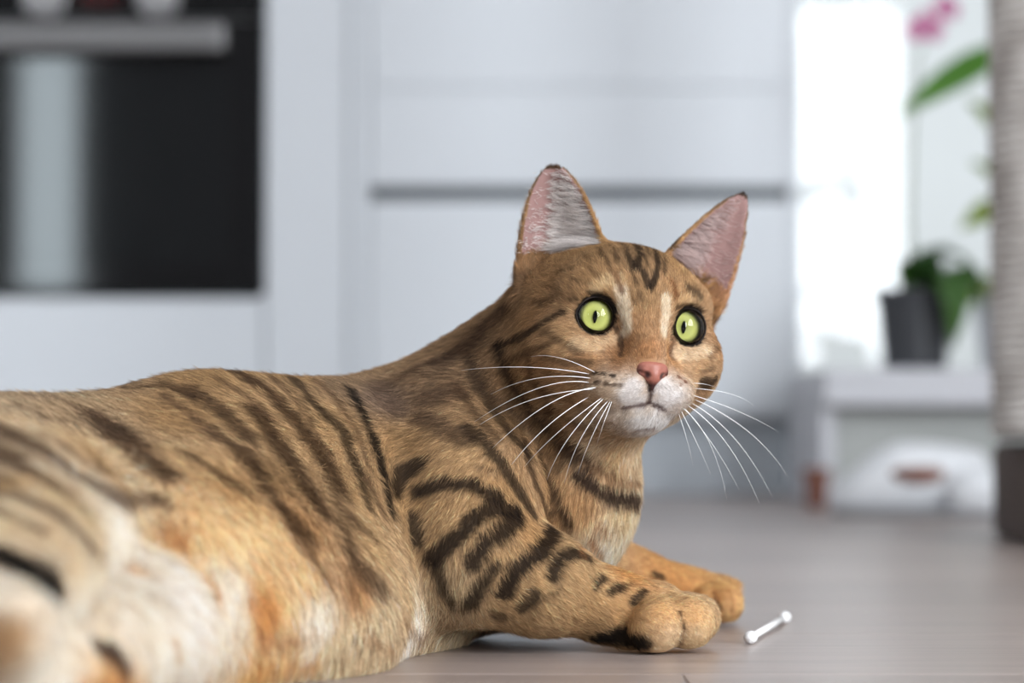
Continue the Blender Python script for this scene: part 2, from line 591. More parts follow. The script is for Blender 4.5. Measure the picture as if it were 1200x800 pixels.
# second plant, its pot behind the sisal post, with long arching leaves
pc = sp(1190, 425, YS + 0.25)
plant = empty('leafy_plant', (pc[0], pc[1], zb), 'tall leafy green plant partly hidden behind the sisal post', 'plant')
bm = lathe(bmesh.new(), [(0.042, 0.0), (0.046, 0.003), (0.056, 0.1), (0.059, 0.102), (0.059, 0.112), (0.054, 0.112), (0.052, 0.1), (0.001, 0.098)], 36)
obj('pot', bm, M_bench, plant)
bm = lathe(bmesh.new(), [(0.051, 0.0981), (0.045, 0.103), (0.02, 0.106), (0.001, 0.107)], 24)
obj('soil', bm, M_soil, plant, True)
stem_top = Vector((-0.03, -0.02, 0.46))
obj('stem', tube(bmesh.new(), [Vector((0, 0, 0.1)), Vector((-0.01, 0, 0.25)), stem_top], [0.005, 0.004, 0.002], 8), M_stem, plant, True)


def rel(px, py, Y):
    return Vector(P(px, py, Y)) - Vector(plant.location)


for b_, t_, w, ar, mm in ((rel(1178, 56, YS + 0.25), rel(1050, 136, YS + 0.21), 0.042, 0.010, M_leaf2),
                          (rel(1165, 150, YS + 0.25), rel(1134, 118, YS + 0.23), 0.022, 0.006, M_leaf3),
                          (rel(1170, 215, YS + 0.25), rel(1138, 190, YS + 0.21), 0.020, 0.006, M_leaf3),
                          (rel(1172, 240, YS + 0.25), rel(1126, 268, YS + 0.20), 0.032, 0.008, M_leaf3),
                          (rel(1172, 330, YS + 0.25), rel(1122, 358, YS + 0.20), 0.030, 0.008, M_leaf3),
                          (rel(1180, 120, YS + 0.26), rel(1250, 60, YS + 0.23), 0.03, 0.01, M_leaf2),
                          (rel(1180, 200, YS + 0.26), rel(1260, 170, YS + 0.26), 0.03, 0.01, M_leaf2),
                          (rel(1178, 110, YS + 0.28), rel(1190, 20, YS + 0.31), 0.03, 0.005, M_leaf2)):
    leaf('leaf', mm, plant, b_, t_, w, ar, side=(t_ - b_).cross(Vector((0.15, -1, 0.45))))

# ---- cat tree: sisal post on a plush base
YT = 2.10
tcx = P(1160, 400, YT)[0] + 0.062
tree = empty('scratching_post', (tcx, YT, 0), 'thick sisal-wrapped scratching post on a brown base at right edge', 'cat tree')
M_core = mat('post_core', (0.18, 0.16, 0.14), 0.8)
M_sisal = mat('sisal_rope', (0.36, 0.325, 0.30), 0.9, noise=((0.66, 0.63, 0.60), 17, 6), bump=0.7)
M_plush = mat('brown_plush_base', (0.070, 0.050, 0.044), 0.95, noise=((0.10, 0.075, 0.066), 60, 5), bump=0.8)
obj('core', lathe(bmesh.new(), [(0.0535, 0.09), (0.0535, 1.3)], 32), M_core, tree)
turns, pitch_ = 135, 0.0087
pts = []
for i in range(turns * 20 + 1):
    a = i / 20 * 2 * math.pi
    pts.append(Vector((0.0572 * math.cos(a), 0.0572 * math.sin(a), 0.093 + pitch_ * i / 20)))
obj('rope', tube(bmesh.new(), pts, 0.0046, 6), M_sisal, tree, True)
zbt = P(1160, 548, YT - 0.1)[2]
bm = box(bmesh.new(), -0.040, 0.30, -0.13, 0.11, 0, 0.086, 0.010, 3)
obj('base', bm, M_plush, tree, True)

# ---- white bundle and the little reddish box on the floor before the bench
M_cloth = mat('white_cloth', (0.78, 0.80, 0.83), 0.85, noise=((0.72, 0.74, 0.77), 20, 3), bump=0.3)
M_rust = mat('reddish_brown', (0.19, 0.075, 0.05), 0.7, noise=((0.24, 0.10, 0.07), 20, 3))
M_sole = mat('grey_sole', (0.32, 0.32, 0.33), 0.7, noise=((0.28, 0.28, 0.29), 20, 2))


def shell(name, m, parent, secs, n=20):
    """closed loft through elliptic sections (x, y, z, rx(width along y), rz)"""
    bm = bmesh.new()
    rings = []
    for x_, y_, z_, ry, rz in secs:
        rings.append([bm.verts.new((x_, y_ + ry * math.cos(k * 2 * math.pi / n), max(0.0, z_ + rz * math.sin(k * 2 * math.pi / n)))) for k in range(n)])
    for a, q in zip(rings, rings[1:]):
        for k in range(n):
            bm.faces.new((a[k], a[(k + 1) % n], q[(k + 1) % n], q[k]))
    bm.faces.new(rings[0][::-1])
    bm.faces.new(rings[-1])
    o = obj(name, bm, m, parent, True)
    return o


YW = 2.72
wc = P(1075, 600, YW)
bun = empty('white_slipper', (wc[0], YW, 0), 'soft white slipper-like bundle with a reddish brown opening', 'slipper')
shell('upper', M_cloth, bun, [(-0.096, 0.02, 0.016, 0.012, 0.008), (-0.080, 0.015, 0.022, 0.03, 0.020), (-0.05, 0.012, 0.034, 0.042, 0.034), (-0.02, 0.012, 0.041, 0.046, 0.042),
                              (0.02, 0.012, 0.040, 0.048, 0.042), (0.05, 0.012, 0.038, 0.046, 0.040), (0.075, 0.012, 0.036, 0.04, 0.036), (0.086, 0.012, 0.03, 0.02, 0.02)])
shell('toe_cap', M_cloth, bun, [(0.025, -0.040, 0.026, 0.006, 0.010), (0.036, -0.042, 0.027, 0.022, 0.025), (0.056, -0.044, 0.028, 0.030, 0.029), (0.074, -0.044, 0.027, 0.026, 0.027), (0.086, -0.042, 0.025, 0.008, 0.012)])
shell('lining', M_rust, bun, [(-0.034, -0.030, 0.048, 0.004, 0.003), (-0.024, -0.034, 0.047, 0.010, 0.008), (-0.002, -0.036, 0.046, 0.012, 0.010), (0.018, -0.034, 0.047, 0.010, 0.008), (0.026, -0.030, 0.048, 0.003, 0.003)])
shell('sole', M_sole, bun, [(-0.094, 0.0, 0.004, 0.01, 0.006), (-0.08, 0.0, 0.004, 0.04, 0.007), (0.02, -0.005, 0.004, 0.055, 0.007), (0.072, -0.015, 0.004, 0.058, 0.007), (0.086, -0.016, 0.004, 0.02, 0.006)])
wc2 = P(957, 570, 3.0)
o = empty('small_pot', (wc2[0], 3.0, 0), 'small reddish brown pot on the floor left of the white slipper', 'pot')
obj('pot', lathe(bmesh.new(), [(0.011, 0), (0.012, 0.002), (0.016, 0.038), (0.018, 0.039), (0.018, 0.048), (0.0155, 0.048), (0.014, 0.04), (0.001, 0.038)], 24), M_rust, o)

# ---- cotton swab on the floor beside the paw
M_swab = mat('white_paper_stick', (0.86, 0.86, 0.86), 0.6)
M_cotton = mat('cotton', (0.90, 0.90, 0.91), 0.95, noise=((0.82, 0.82, 0.83), 400, 4), bump=0.6)


def floor_at(px, py, z=0.0):
    d = ray(px, py)
    return CAM + d * ((z - CAM_H) / d[2])


q0, q1 = Vector(floor_at(879, 746, 0.0035)), Vector(floor_at(920, 722, 0.0035))
q0.z = q1.z = 0.0
swab = empty('cotton_swab', tuple((q0 + q1) / 2), 'short white cotton swab lying on the floor before the paws', 'swab')
dv = (q1 - q0) / 2
up = Vector((0, 0, 0.0031))
obj('stick', tube(bmesh.new(), [-dv * 0.8 + up, dv * 0.8 + up], 0.0016, 10), M_swab, swab, True)
for s in (-1, 1):
    a = dv * s
    dn = a.normalized()
    L_ = [(-0.0085, 0.0013), (-0.006, 0.0022), (-0.002, 0.0030), (0.0015, 0.0031), (0.0035, 0.0022), (0.0044, 0.0008)]
    obj('cotton_tip', tube(bmesh.new(), [a * 0.97 + dn * t_ + up for t_, r_ in L_], [r_ for t_, r_ in L_], 14), M_cotton, swab, True)

# ================================================================== the cat
# --- signed distance field helpers on a rectilinear grid (finer around the head and paws)


def axis(segs):
    out = [np.arange(a, b, s) for a, b, s in segs]
    return np.concatenate(out + [[segs[-1][1]]]).astype(np.float32)


class Field:
    def __init__(s, ax, ay, az, init=0.2):
        s.a = (ax, ay, az)
        s.d = np.full((len(ax), len(ay), len(az)), init, np.float32)

    def region(s, lo, hi):
        sl = []
        for k in range(3):
            i0 = max(0, int(np.searchsorted(s.a[k], lo[k])) - 1)
            i1 = min(len(s.a[k]), int(np.searchsorted(s.a[k], hi[k])) + 1)
            sl.append(slice(i0, max(i1, i0)))
        return tuple(sl)

    def coords(s, sl):
        return (s.a[0][sl[0]][:, None, None], s.a[1][sl[1]][None, :, None], s.a[2][sl[2]][None, None, :])

    def add(s, fn, lo, hi, k=0.01, mode='u'):
        pad = k + 0.012
        sl = s.region([v - pad for v in lo], [v + pad for v in hi])
        if any(q.stop <= q.start for q in sl):
            return
        X, Y, Z = s.coords(sl)
        b = fn(X, Y, Z).astype(np.float32)
        a = s.d[sl]
        if mode == 'u':
            h = np.clip(k - np.abs(a - b), 0, None) / k
            s.d[sl] = np.minimum(a, b) - h * h * k * 0.25
        else:                                   # carve b out of a
            b = -b
            h = np.clip(k - np.abs(a - b), 0, None) / k
            s.d[sl] = np.maximum(a, b) + h * h * k * 0.25


def cone_fn(p, q, r0, r1):
    p, q = np.asarray(p, np.float32), np.asarray(q, np.float32)
    d = q - p
    L2 = float(d @ d)

    def fn(X, Y, Z):
        t = np.clip(((X - p[0]) * d[0] + (Y - p[1]) * d[1] + (Z - p[2]) * d[2]) / L2, 0, 1)
        return np.sqrt((X - p[0] - t * d[0]) ** 2 + (Y - p[1] - t * d[1]) ** 2 + (Z - p[2] - t * d[2]) ** 2) - (r0 + (r1 - r0) * t)
    lo = np.minimum(p - r0, q - r1)
    hi = np.maximum(p + r0, q + r1)
    return fn, lo, hi


def ell_fn(c, r, R=None):
    c, r = np.asarray(c, np.float32), np.asarray(r, np.float32)
    R = np.eye(3, dtype=np.float32) if R is None else np.asarray(R, np.float32)   # columns = local axes

    def fn(X, Y, Z):
        x, y, z = X - c[0], Y - c[1], Z - c[2]
        u = [(x * R[0, k] + y * R[1, k] + z * R[2, k]) for k in range(3)]
        k0 = np.sqrt(sum((u[k] / r[k]) ** 2 for k in range(3)))
        k1 = np.sqrt(sum((u[k] / r[k] ** 2) ** 2 for k in range(3))) + 1e-6
        return k0 * (k0 - 1) / k1
    ext = np.abs(R) @ r
    return fn, c - ext, c + ext


def surface_nets(f):
    d = f.d
    ax, ay, az = f.a
    nx, ny, nz = d.shape
    ins = d < 0
    corners = [(i, j, k) for i in (0, 1) for j in (0, 1) for k in (0, 1)]
    cnt = np.zeros((nx - 1, ny - 1, nz - 1), np.int8)
    for i, j, k in corners:
        cnt += ins[i:nx - 1 + i, j:ny - 1 + j, k:nz - 1 + k]
    act = np.argwhere((cnt > 0) & (cnt < 8))
    idx = np.full((nx - 1, ny - 1, nz - 1), -1, np.int32)
    idx[act[:, 0], act[:, 1], act[:, 2]] = np.arange(len(act))
    acc = np.zeros((len(act), 3))
    num = np.zeros(len(act))
    vals = {c: d[act[:, 0] + c[0], act[:, 1] + c[1], act[:, 2] + c[2]].astype(np.float64) for c in corners}
    for c in corners:
        for k in range(3):
            if c[k] == 0:
                e = list(c)
                e[k] = 1
                v0, v1 = vals[c], vals[tuple(e)]
                m = (v0 < 0) != (v1 < 0)
                t = np.where(m, v0 / np.where(m, v0 - v1, 1), 0)
                pos = np.tile(np.array(c, float), (len(act), 1))
                pos[:, k] = t
                acc += pos * m[:, None]
                num += m
    loc = acc / num[:, None]
    V = np.empty_like(loc)
    for k, a in enumerate((ax, ay, az)):
        i = act[:, k]
        V[:, k] = a[i] + loc[:, k] * (a[i + 1] - a[i])
    quads = []
    for k in range(3):
        o = [q for q in range(3) if q != k]
        s0 = [slice(1, -1)] * 3
        s0[k] = slice(0, -1)
        s1 = [slice(1, -1)] * 3
        s1[k] = slice(1, None)
        a, b = ins[tuple(s0)], ins[tuple(s1)]
        e = np.argwhere(a != b)
        flip = a[e[:, 0], e[:, 1], e[:, 2]]
        base = e.copy()
        for q in o:
            base[:, q] += 1
        def vid(d1, d2):
            t = base.copy()
            t[:, o[0]] -= d1
            t[:, o[1]] -= d2
            return idx[t[:, 0], t[:, 1], t[:, 2]]
        Q = np.stack([vid(1, 1), vid(0, 1), vid(0, 0), vid(1, 0)], 1)
        if k == 1:
            flip = ~flip
        Q[~flip] = Q[~flip][:, ::-1]
        quads.append(Q)
    Q = np.concatenate(quads)
    return V, Q


# --- head frame: x to the viewer's right, f out of the nose, u up
YAW, ROLL, HPITCH = math.radians(19), math.radians(5.5), math.radians(0)
fw = np.array([math.sin(YAW), -math.cos(YAW), 0.0])
rt = np.array([math.cos(YAW), math.sin(YAW), 0.0])
upv = np.array([0, 0, 1.0])
rt2 = rt * math.cos(ROLL) - upv * math.sin(ROLL)
up2 = upv * math.cos(ROLL) + rt * math.sin(ROLL)
fw2 = fw * math.cos(HPITCH) - up2 * math.sin(HPITCH)
up3 = up2 * math.cos(HPITCH) + fw * math.sin(HPITCH)
HR = np.stack([rt2, fw2, up3], 1)              # columns x, f, u
EYE_MID = P(757, 377, 1.085)
HC = EYE_MID - fw2 * 0.032


def H(x, f, u):
    return HC + HR @ np.array([x, f, u])


def headloc(p):
    return (np.asarray(p) - HC) @ HR


ax = axis([(-0.40, -0.004, 0.0032), (-0.004, 0.118, 0.00135)])
ay = axis([(0.64, 1.035, 0.0030), (1.035, 1.20, 0.00135), (1.20, 1.33, 0.003)])
az = axis([(-0.002, 0.06, 0.0016), (0.06, 0.226, 0.00135)])
body_f = Field(ax, ay, az)
head_f = Field(ax, ay, az)


def BC(a, b, r0, r1, k=0.02):
    body_f.add(*cone_fn(P(*a), P(*b), r0, r1), k=k)


CREASE = []
# torso
BC((510, 600, 1.165), (380, 612, 1.125), 0.060, 0.0585, 0.02)
BC((380, 612, 1.125), (240, 615, 1.085), 0.0585, 0.0605, 0.03)
BC((240, 615, 1.085), (60, 638, 1.035), 0.0605, 0.056, 0.03)
BC((60, 646, 1.035), (-130, 715, 0.99), 0.056, 0.050, 0.03)
# belly rolled toward the camera
BC((470, 705, 1.12), (345, 722, 1.015), 0.026, 0.034, 0.035)
BC((345, 722, 1.015), (180, 730, 0.93), 0.034, 0.038, 0.035)
BC((330, 640, 1.065), (150, 655, 0.95), 0.040, 0.042, 0.03)
# neck, throat, chest
BC((605, 482, 1.155), (690, 392, 1.14), 0.0405, 0.036, 0.02)
BC((500, 520, 1.165), (605, 485, 1.155), 0.036, 0.040, 0.03)
BC((684, 480, 1.135), (660, 575, 1.145), 0.026, 0.029, 0.02)
BC((660, 575, 1.145), (630, 660, 1.155), 0.030, 0.030, 0.02)
BC((560, 590, 1.16), (640, 590, 1.15), 0.050, 0.034, 0.02)
# crease between flank and shoulder
for a_, b_ in (((424, 462), (436, 500)), ((436, 500), (450, 550)), ((450, 550), (462, 605)), ((462, 605), (492, 660))):
    ya = 1.125 - 0.001 * (a_[1] - 440) * 0.36
    yb = 1.125 - 0.001 * (b_[1] - 440) * 0.36
    fn_, lo_, hi_ = cone_fn(P(*a_, ya), P(*b_, yb), 0.004, 0.004)
    CREASE.append((P(*a_, ya), P(*b_, yb)))
# near foreleg
BC((522, 500, 1.128), (540, 575, 1.106), 0.030, 0.036, 0.008)
BC((540, 575, 1.106), (545, 648, 1.084), 0.036, 0.030, 0.008)
BC((548, 650, 1.088), (630, 682, 1.09), 0.0285, 0.0215, 0.012)
BC((630, 682, 1.09), (712, 710, 1.10), 0.0215, 0.0150, 0.01)
BC((712, 710, 1.10), (768, 721, 1.105), 0.0150, 0.0150, 0.008)
for tp, r in (((738, 737, 1.096), 0.0100), ((768, 734, 1.085), 0.0122), ((806, 730, 1.090), 0.0118), ((816, 724, 1.116), 0.0104)):
    a = P(*tp)
    body_f.add(*cone_fn(P(758, 716, 1.106), a, 0.0112, r), k=0.0014)
# far foreleg
BC((660, 640, 1.20), (745, 683, 1.225), 0.021, 0.0145, 0.012)
BC((745, 683, 1.225), (815, 697, 1.245), 0.0145, 0.0135, 0.01)
for tp, r in (((826, 710, 1.226), 0.0092), ((848, 707, 1.228), 0.0100), ((853, 699, 1.250), 0.0098), ((846, 694, 1.272), 0.009)):
    body_f.add(*cone_fn(P(815, 695, 1.247), P(*tp), 0.0105, r), k=0.0016)
# upper hind leg reaching toward the camera
BC((-50, 610, 1.00), (40, 618, 0.86), 0.046, 0.030, 0.03)
BC((40, 618, 0.86), (22, 668, 0.77), 0.028, 0.0200, 0.016)
BC((22, 668, 0.77), (-35, 725, 0.71), 0.019, 0.0150, 0.010)
BC((-35, 725, 0.71), (10, 742, 0.67), 0.0145, 0.0130, 0.008)
# lower hind leg lying on the floor
BC((40, 720, 0.97), (160, 740, 0.87), 0.036, 0.0235, 0.02)
BC((160, 740, 0.87), (110, 768, 0.80), 0.0235, 0.0175, 0.012)
BC((110, 768, 0.80), (0, 800, 0.74), 0.0175, 0.0150, 0.010)
# tail on the floor, curling behind the hips
BC((-110, 660, 1.00), (-105, 730, 1.14), 0.020, 0.016, 0.02)
BC((-105, 730, 1.14), (30, 710, 1.235), 0.016, 0.0145, 0.01)
BC((30, 710, 1.235), (200, 707, 1.25), 0.0145, 0.0130, 0.01)
BC((200, 707, 1.25), (330, 708, 1.25), 0.0130, 0.0110, 0.01)


def HE(c, r, k=0.008, dst=None, mode='u', R=None):
    Rm = HR if R is None else HR @ R
    (dst or head_f).add(*ell_fn(H(*c), r, Rm), k=k, mode=mode)


def HK(a, b, r0, r1, k=0.008, mode='u'):
    head_f.add(*cone_fn(H(*a), H(*b), r0, r1), k=k, mode=mode)


HE((0, -0.014, 0.006), (0.0420, 0.046, 0.029))
HE((0, 0.006, 0.013), (0.030, 0.026, 0.0215), 0.012)
for s in (-1, 1):
    HE((s * 0.0255, 0.002, -0.016), (0.0225, 0.027, 0.0225), 0.014)
    HE((s * 0.0215, 0.019, 0.0115), (0.0125, 0.0105, 0.0075), 0.012)
    HE((s * 0.026, 0.017, -0.0125), (0.012, 0.012, 0.0085), 0.012)
HE((0, 0.004, -0.036), (0.027, 0.030, 0.0145), 0.014)
HK((0, 0.020, 0.009), (0, 0.0415, -0.0165), 0.0112, 0.0062, 0.014)
for s in (-1, 1):
    HE((s * 0.0105, 0.0325, -0.0300), (0.0140, 0.0120, 0.0100), 0.012)
HE((0, 0.0265, -0.0425), (0.0130, 0.0110, 0.0078), 0.009)
EYES = {-1: np.array([-0.0214, 0.0215, 0.0]), 1: np.array([0.0214, 0.0215, 0.0])}
EAX = {}
for s in (-1, 1):
    d = np.array([s * 0.14, 0.97, 0.06])
    EAX[s] = d / np.linalg.norm(d)
    HE(tuple(EYES[s] + EAX[s] * 0.0125), (0.0096, 0.0096, 0.0096), 0.004, mode='c')
    # inner eye corner
    HK(tuple(EYES[s] + np.array([-s * 0.0085, 0.0105, -0.0035])), tuple(EYES[s] + np.array([-s * 0.0115, 0.0115, -0.0065])), 0.0022, 0.0008, 0.003, 'c')
# mouth line and the split of the upper lip
for s in (-1, 1):
    HK((0, 0.0455, -0.0365), (s * 0.011, 0.0420, -0.0415), 0.0017, 0.0015, 0.0025, 'c')
    HK((s * 0.011, 0.0420, -0.0415), (s * 0.0215, 0.0285, -0.0455), 0.0011, 0.0008, 0.0025, 'c')
HK((0, 0.0462, -0.0265), (0, 0.0458, -0.0375), 0.0011, 0.0011, 0.003, 'c')

# ears: cupped triangular shells
EARS = {}


def ear(s, inner, outer, tip, face, cup, pw):
    i, o, t = (np.array(H(*v)) for v in (inner, outer, tip))
    b = (i + o) / 2
    a = t - b
    Lg = np.linalg.norm(a)
    a /= Lg
    w = (o - i)
    w -= a * (w @ a)
    W0 = np.linalg.norm(w) / 2
    w /= np.linalg.norm(w)
    n = np.cross(a, w)
    n /= np.linalg.norm(n)
    fc = HR @ np.array(face)
    if n @ fc < 0:
        n = -n
    tw = fc - a * (fc @ a)
    tw /= np.linalg.norm(tw)
    n = tw
    w = np.cross(n, a) * (1 if np.cross(n, a) @ w > 0 else -1)
    skew = ((o - i) @ a) / (2 * W0)            # base line not square to the axis
    E = dict(b=b, a=a, w=w, n=n, L=Lg, W0=W0, cup=cup, skew=skew, s=s, pw=pw)
    EARS[s] = E

    def fn(X, Y, Z):
        x, y, z = X - b[0], Y - b[1], Z - b[2]
        ta = x * a[0] + y * a[1] + z * a[2]
        sw = x * w[0] + y * w[1] + z * w[2]
        nn = x * n[0] + y * n[1] + z * n[2]
        t = ta / Lg
        tc = np.clip(t, -0.5, 1)
        Wt = W0 * np.where(tc > 0, np.clip(1 - tc, 0, 1) ** pw * (1 + 0.2 * tc), 1 + 0 * tc) + 0.0004
        q = sw / Wt
        qc = np.clip(q, -1, 1)
        mid = -cup * (1 - qc * qc) * np.clip(1.02 - tc, 0, 1) ** 0.7 + 0.001
        th = 0.0019 - 0.0004 * np.clip(t, 0, 1)
        e1 = np.abs(nn - mid) * 0.75
        e2 = np.maximum((np.abs(sw) - Wt) * 0.85 + th, 0)
        e3 = np.maximum((t - 1) * Lg + th, 0)
        m = np.sqrt(e1 * e1 + e2 * e2 + e3 * e3) - th
        m = np.maximum(m, (-0.32 - t) * Lg)
        return m
    pts = np.array([i, o, t, b - n * cup, b - a * 0.3 * Lg])
    head_f.add(fn, pts.min(0) - 0.006, pts.max(0) + 0.006, k=0.005)


ear(-1, (-0.0065, -0.008, 0.034), (-0.0475, -0.014, 0.020), (-0.0355, -0.012, 0.0715), (-0.42, 0.90, 0.15), 0.015, 0.58)
ear(1, (0.0225, -0.008, 0.034), (0.0560, -0.016, 0.015), (0.0625, -0.012, 0.0705), (0.10, 0.97, 0.2), 0.012, 0.72)

# join head and body, flatten against the floor
k = 0.018
h = np.clip(k - np.abs(body_f.d - head_f.d), 0, None) / k
field = Field(ax, ay, az)
field.d = np.minimum(body_f.d, head_f.d) - h * h * k * 0.25
zfl = (0.0008 - az)[None, None, :]
field.d = np.maximum(field.d, zfl).astype(np.float32)
V, Q = surface_nets(field)
del body_f, head_f, h

CAT0 = np.array([P(480, 700, 1.13)[0], 1.13, 0.0])
catroot = empty('cat', tuple(CAT0), 'brown striped bengal cat lying on the wooden floor, green eyes', 'cat')
me = bpy.data.meshes.new('body')
me.from_pydata((V - CAT0).tolist(), [], Q.tolist())
me.update()
# keep the largest connected piece only, then relax the net a little
bm = bmesh.new()
bm.from_mesh(me)
bm.verts.ensure_lookup_table()
seen = np.zeros(len(bm.verts), bool)
best = []
for v in bm.verts:
    if seen[v.index]:
        continue
    st_, comp = [v], []
    seen[v.index] = True
    while st_:
        q = st_.pop()
        comp.append(q)
        for e in q.link_edges:
            o_ = e.other_vert(q)
            if not seen[o_.index]:
                seen[o_.index] = True
                st_.append(o_)
    if len(comp) > len(best):
        best = comp
keep = set(best)
if len(keep) < len(bm.verts):
    bmesh.ops.delete(bm, geom=[v for v in bm.verts if v not in keep], context='VERTS')
for _ in range(2):
    bmesh.ops.smooth_vert(bm, verts=bm.verts, factor=0.5, use_axis_x=True, use_axis_y=True, use_axis_z=True)
bmesh.ops.recalc_face_normals(bm, faces=bm.faces)
bm.to_mesh(me)
bm.free()
# ------------------------------------------------------------------ coat: colours, lengths and lie of the fur
nv = len(me.vertices)
VC = np.empty(nv * 3)
me.vertices.foreach_get('co', VC)
VC = VC.reshape(-1, 3) + CAT0                       # world positions
VN = np.empty(nv * 3)
me.vertices.foreach_get('normal', VN)
VN = VN.reshape(-1, 3)
nf = len(me.polygons)
FV = np.empty(nf * 4, np.int32)
me.polygons.foreach_get('vertices', FV)
FV = FV.reshape(-1, 4)
bvh = BVHTree.FromPolygons(VC.tolist(), FV.tolist())


def pick(px, py):
    """the point of the coat seen at a place of the photograph"""
    d = ray(px, py)
    d = d / np.linalg.norm(d)
    r = bvh.ray_cast(Vector(CAM), Vector(d))
    if r[0] is not None:
        return np.array(r[0])
    bestp, bd = None, 1e9
    for t in np.linspace(0.8, 1.35, 90):
        q = bvh.find_nearest(Vector(CAM + d * t))
        if q[3] < bd:
            bd, bestp = q[3], np.array(q[0])
    return bestp


def hash3(i, j, k):
    h = (i * 374761393 + j * 668265263 + k * 2147483647 + 1013904223) & 0xFFFFFFFF
    h = ((h ^ (h >> 13)) * 1274126177) & 0xFFFFFFFF
    return ((h ^ (h >> 16)) & 0xFFFF) / 65535.0


def vnoise(p, scale, seed=0):
    q = p * scale + seed * 17.13 + 100
    i = np.floor(q).astype(np.int64)
    f = q - i
    f = f * f * (3 - 2 * f)
    r = np.zeros(len(p))
    for a in (0, 1):
        for b in (0, 1):
            for c in (0, 1):
                w = (f[:, 0] if a else 1 - f[:, 0]) * (f[:, 1] if b else 1 - f[:, 1]) * (f[:, 2] if c else 1 - f[:, 2])
                r += w * hash3(i[:, 0] + a, i[:, 1] + b, i[:, 2] + c)
    return r


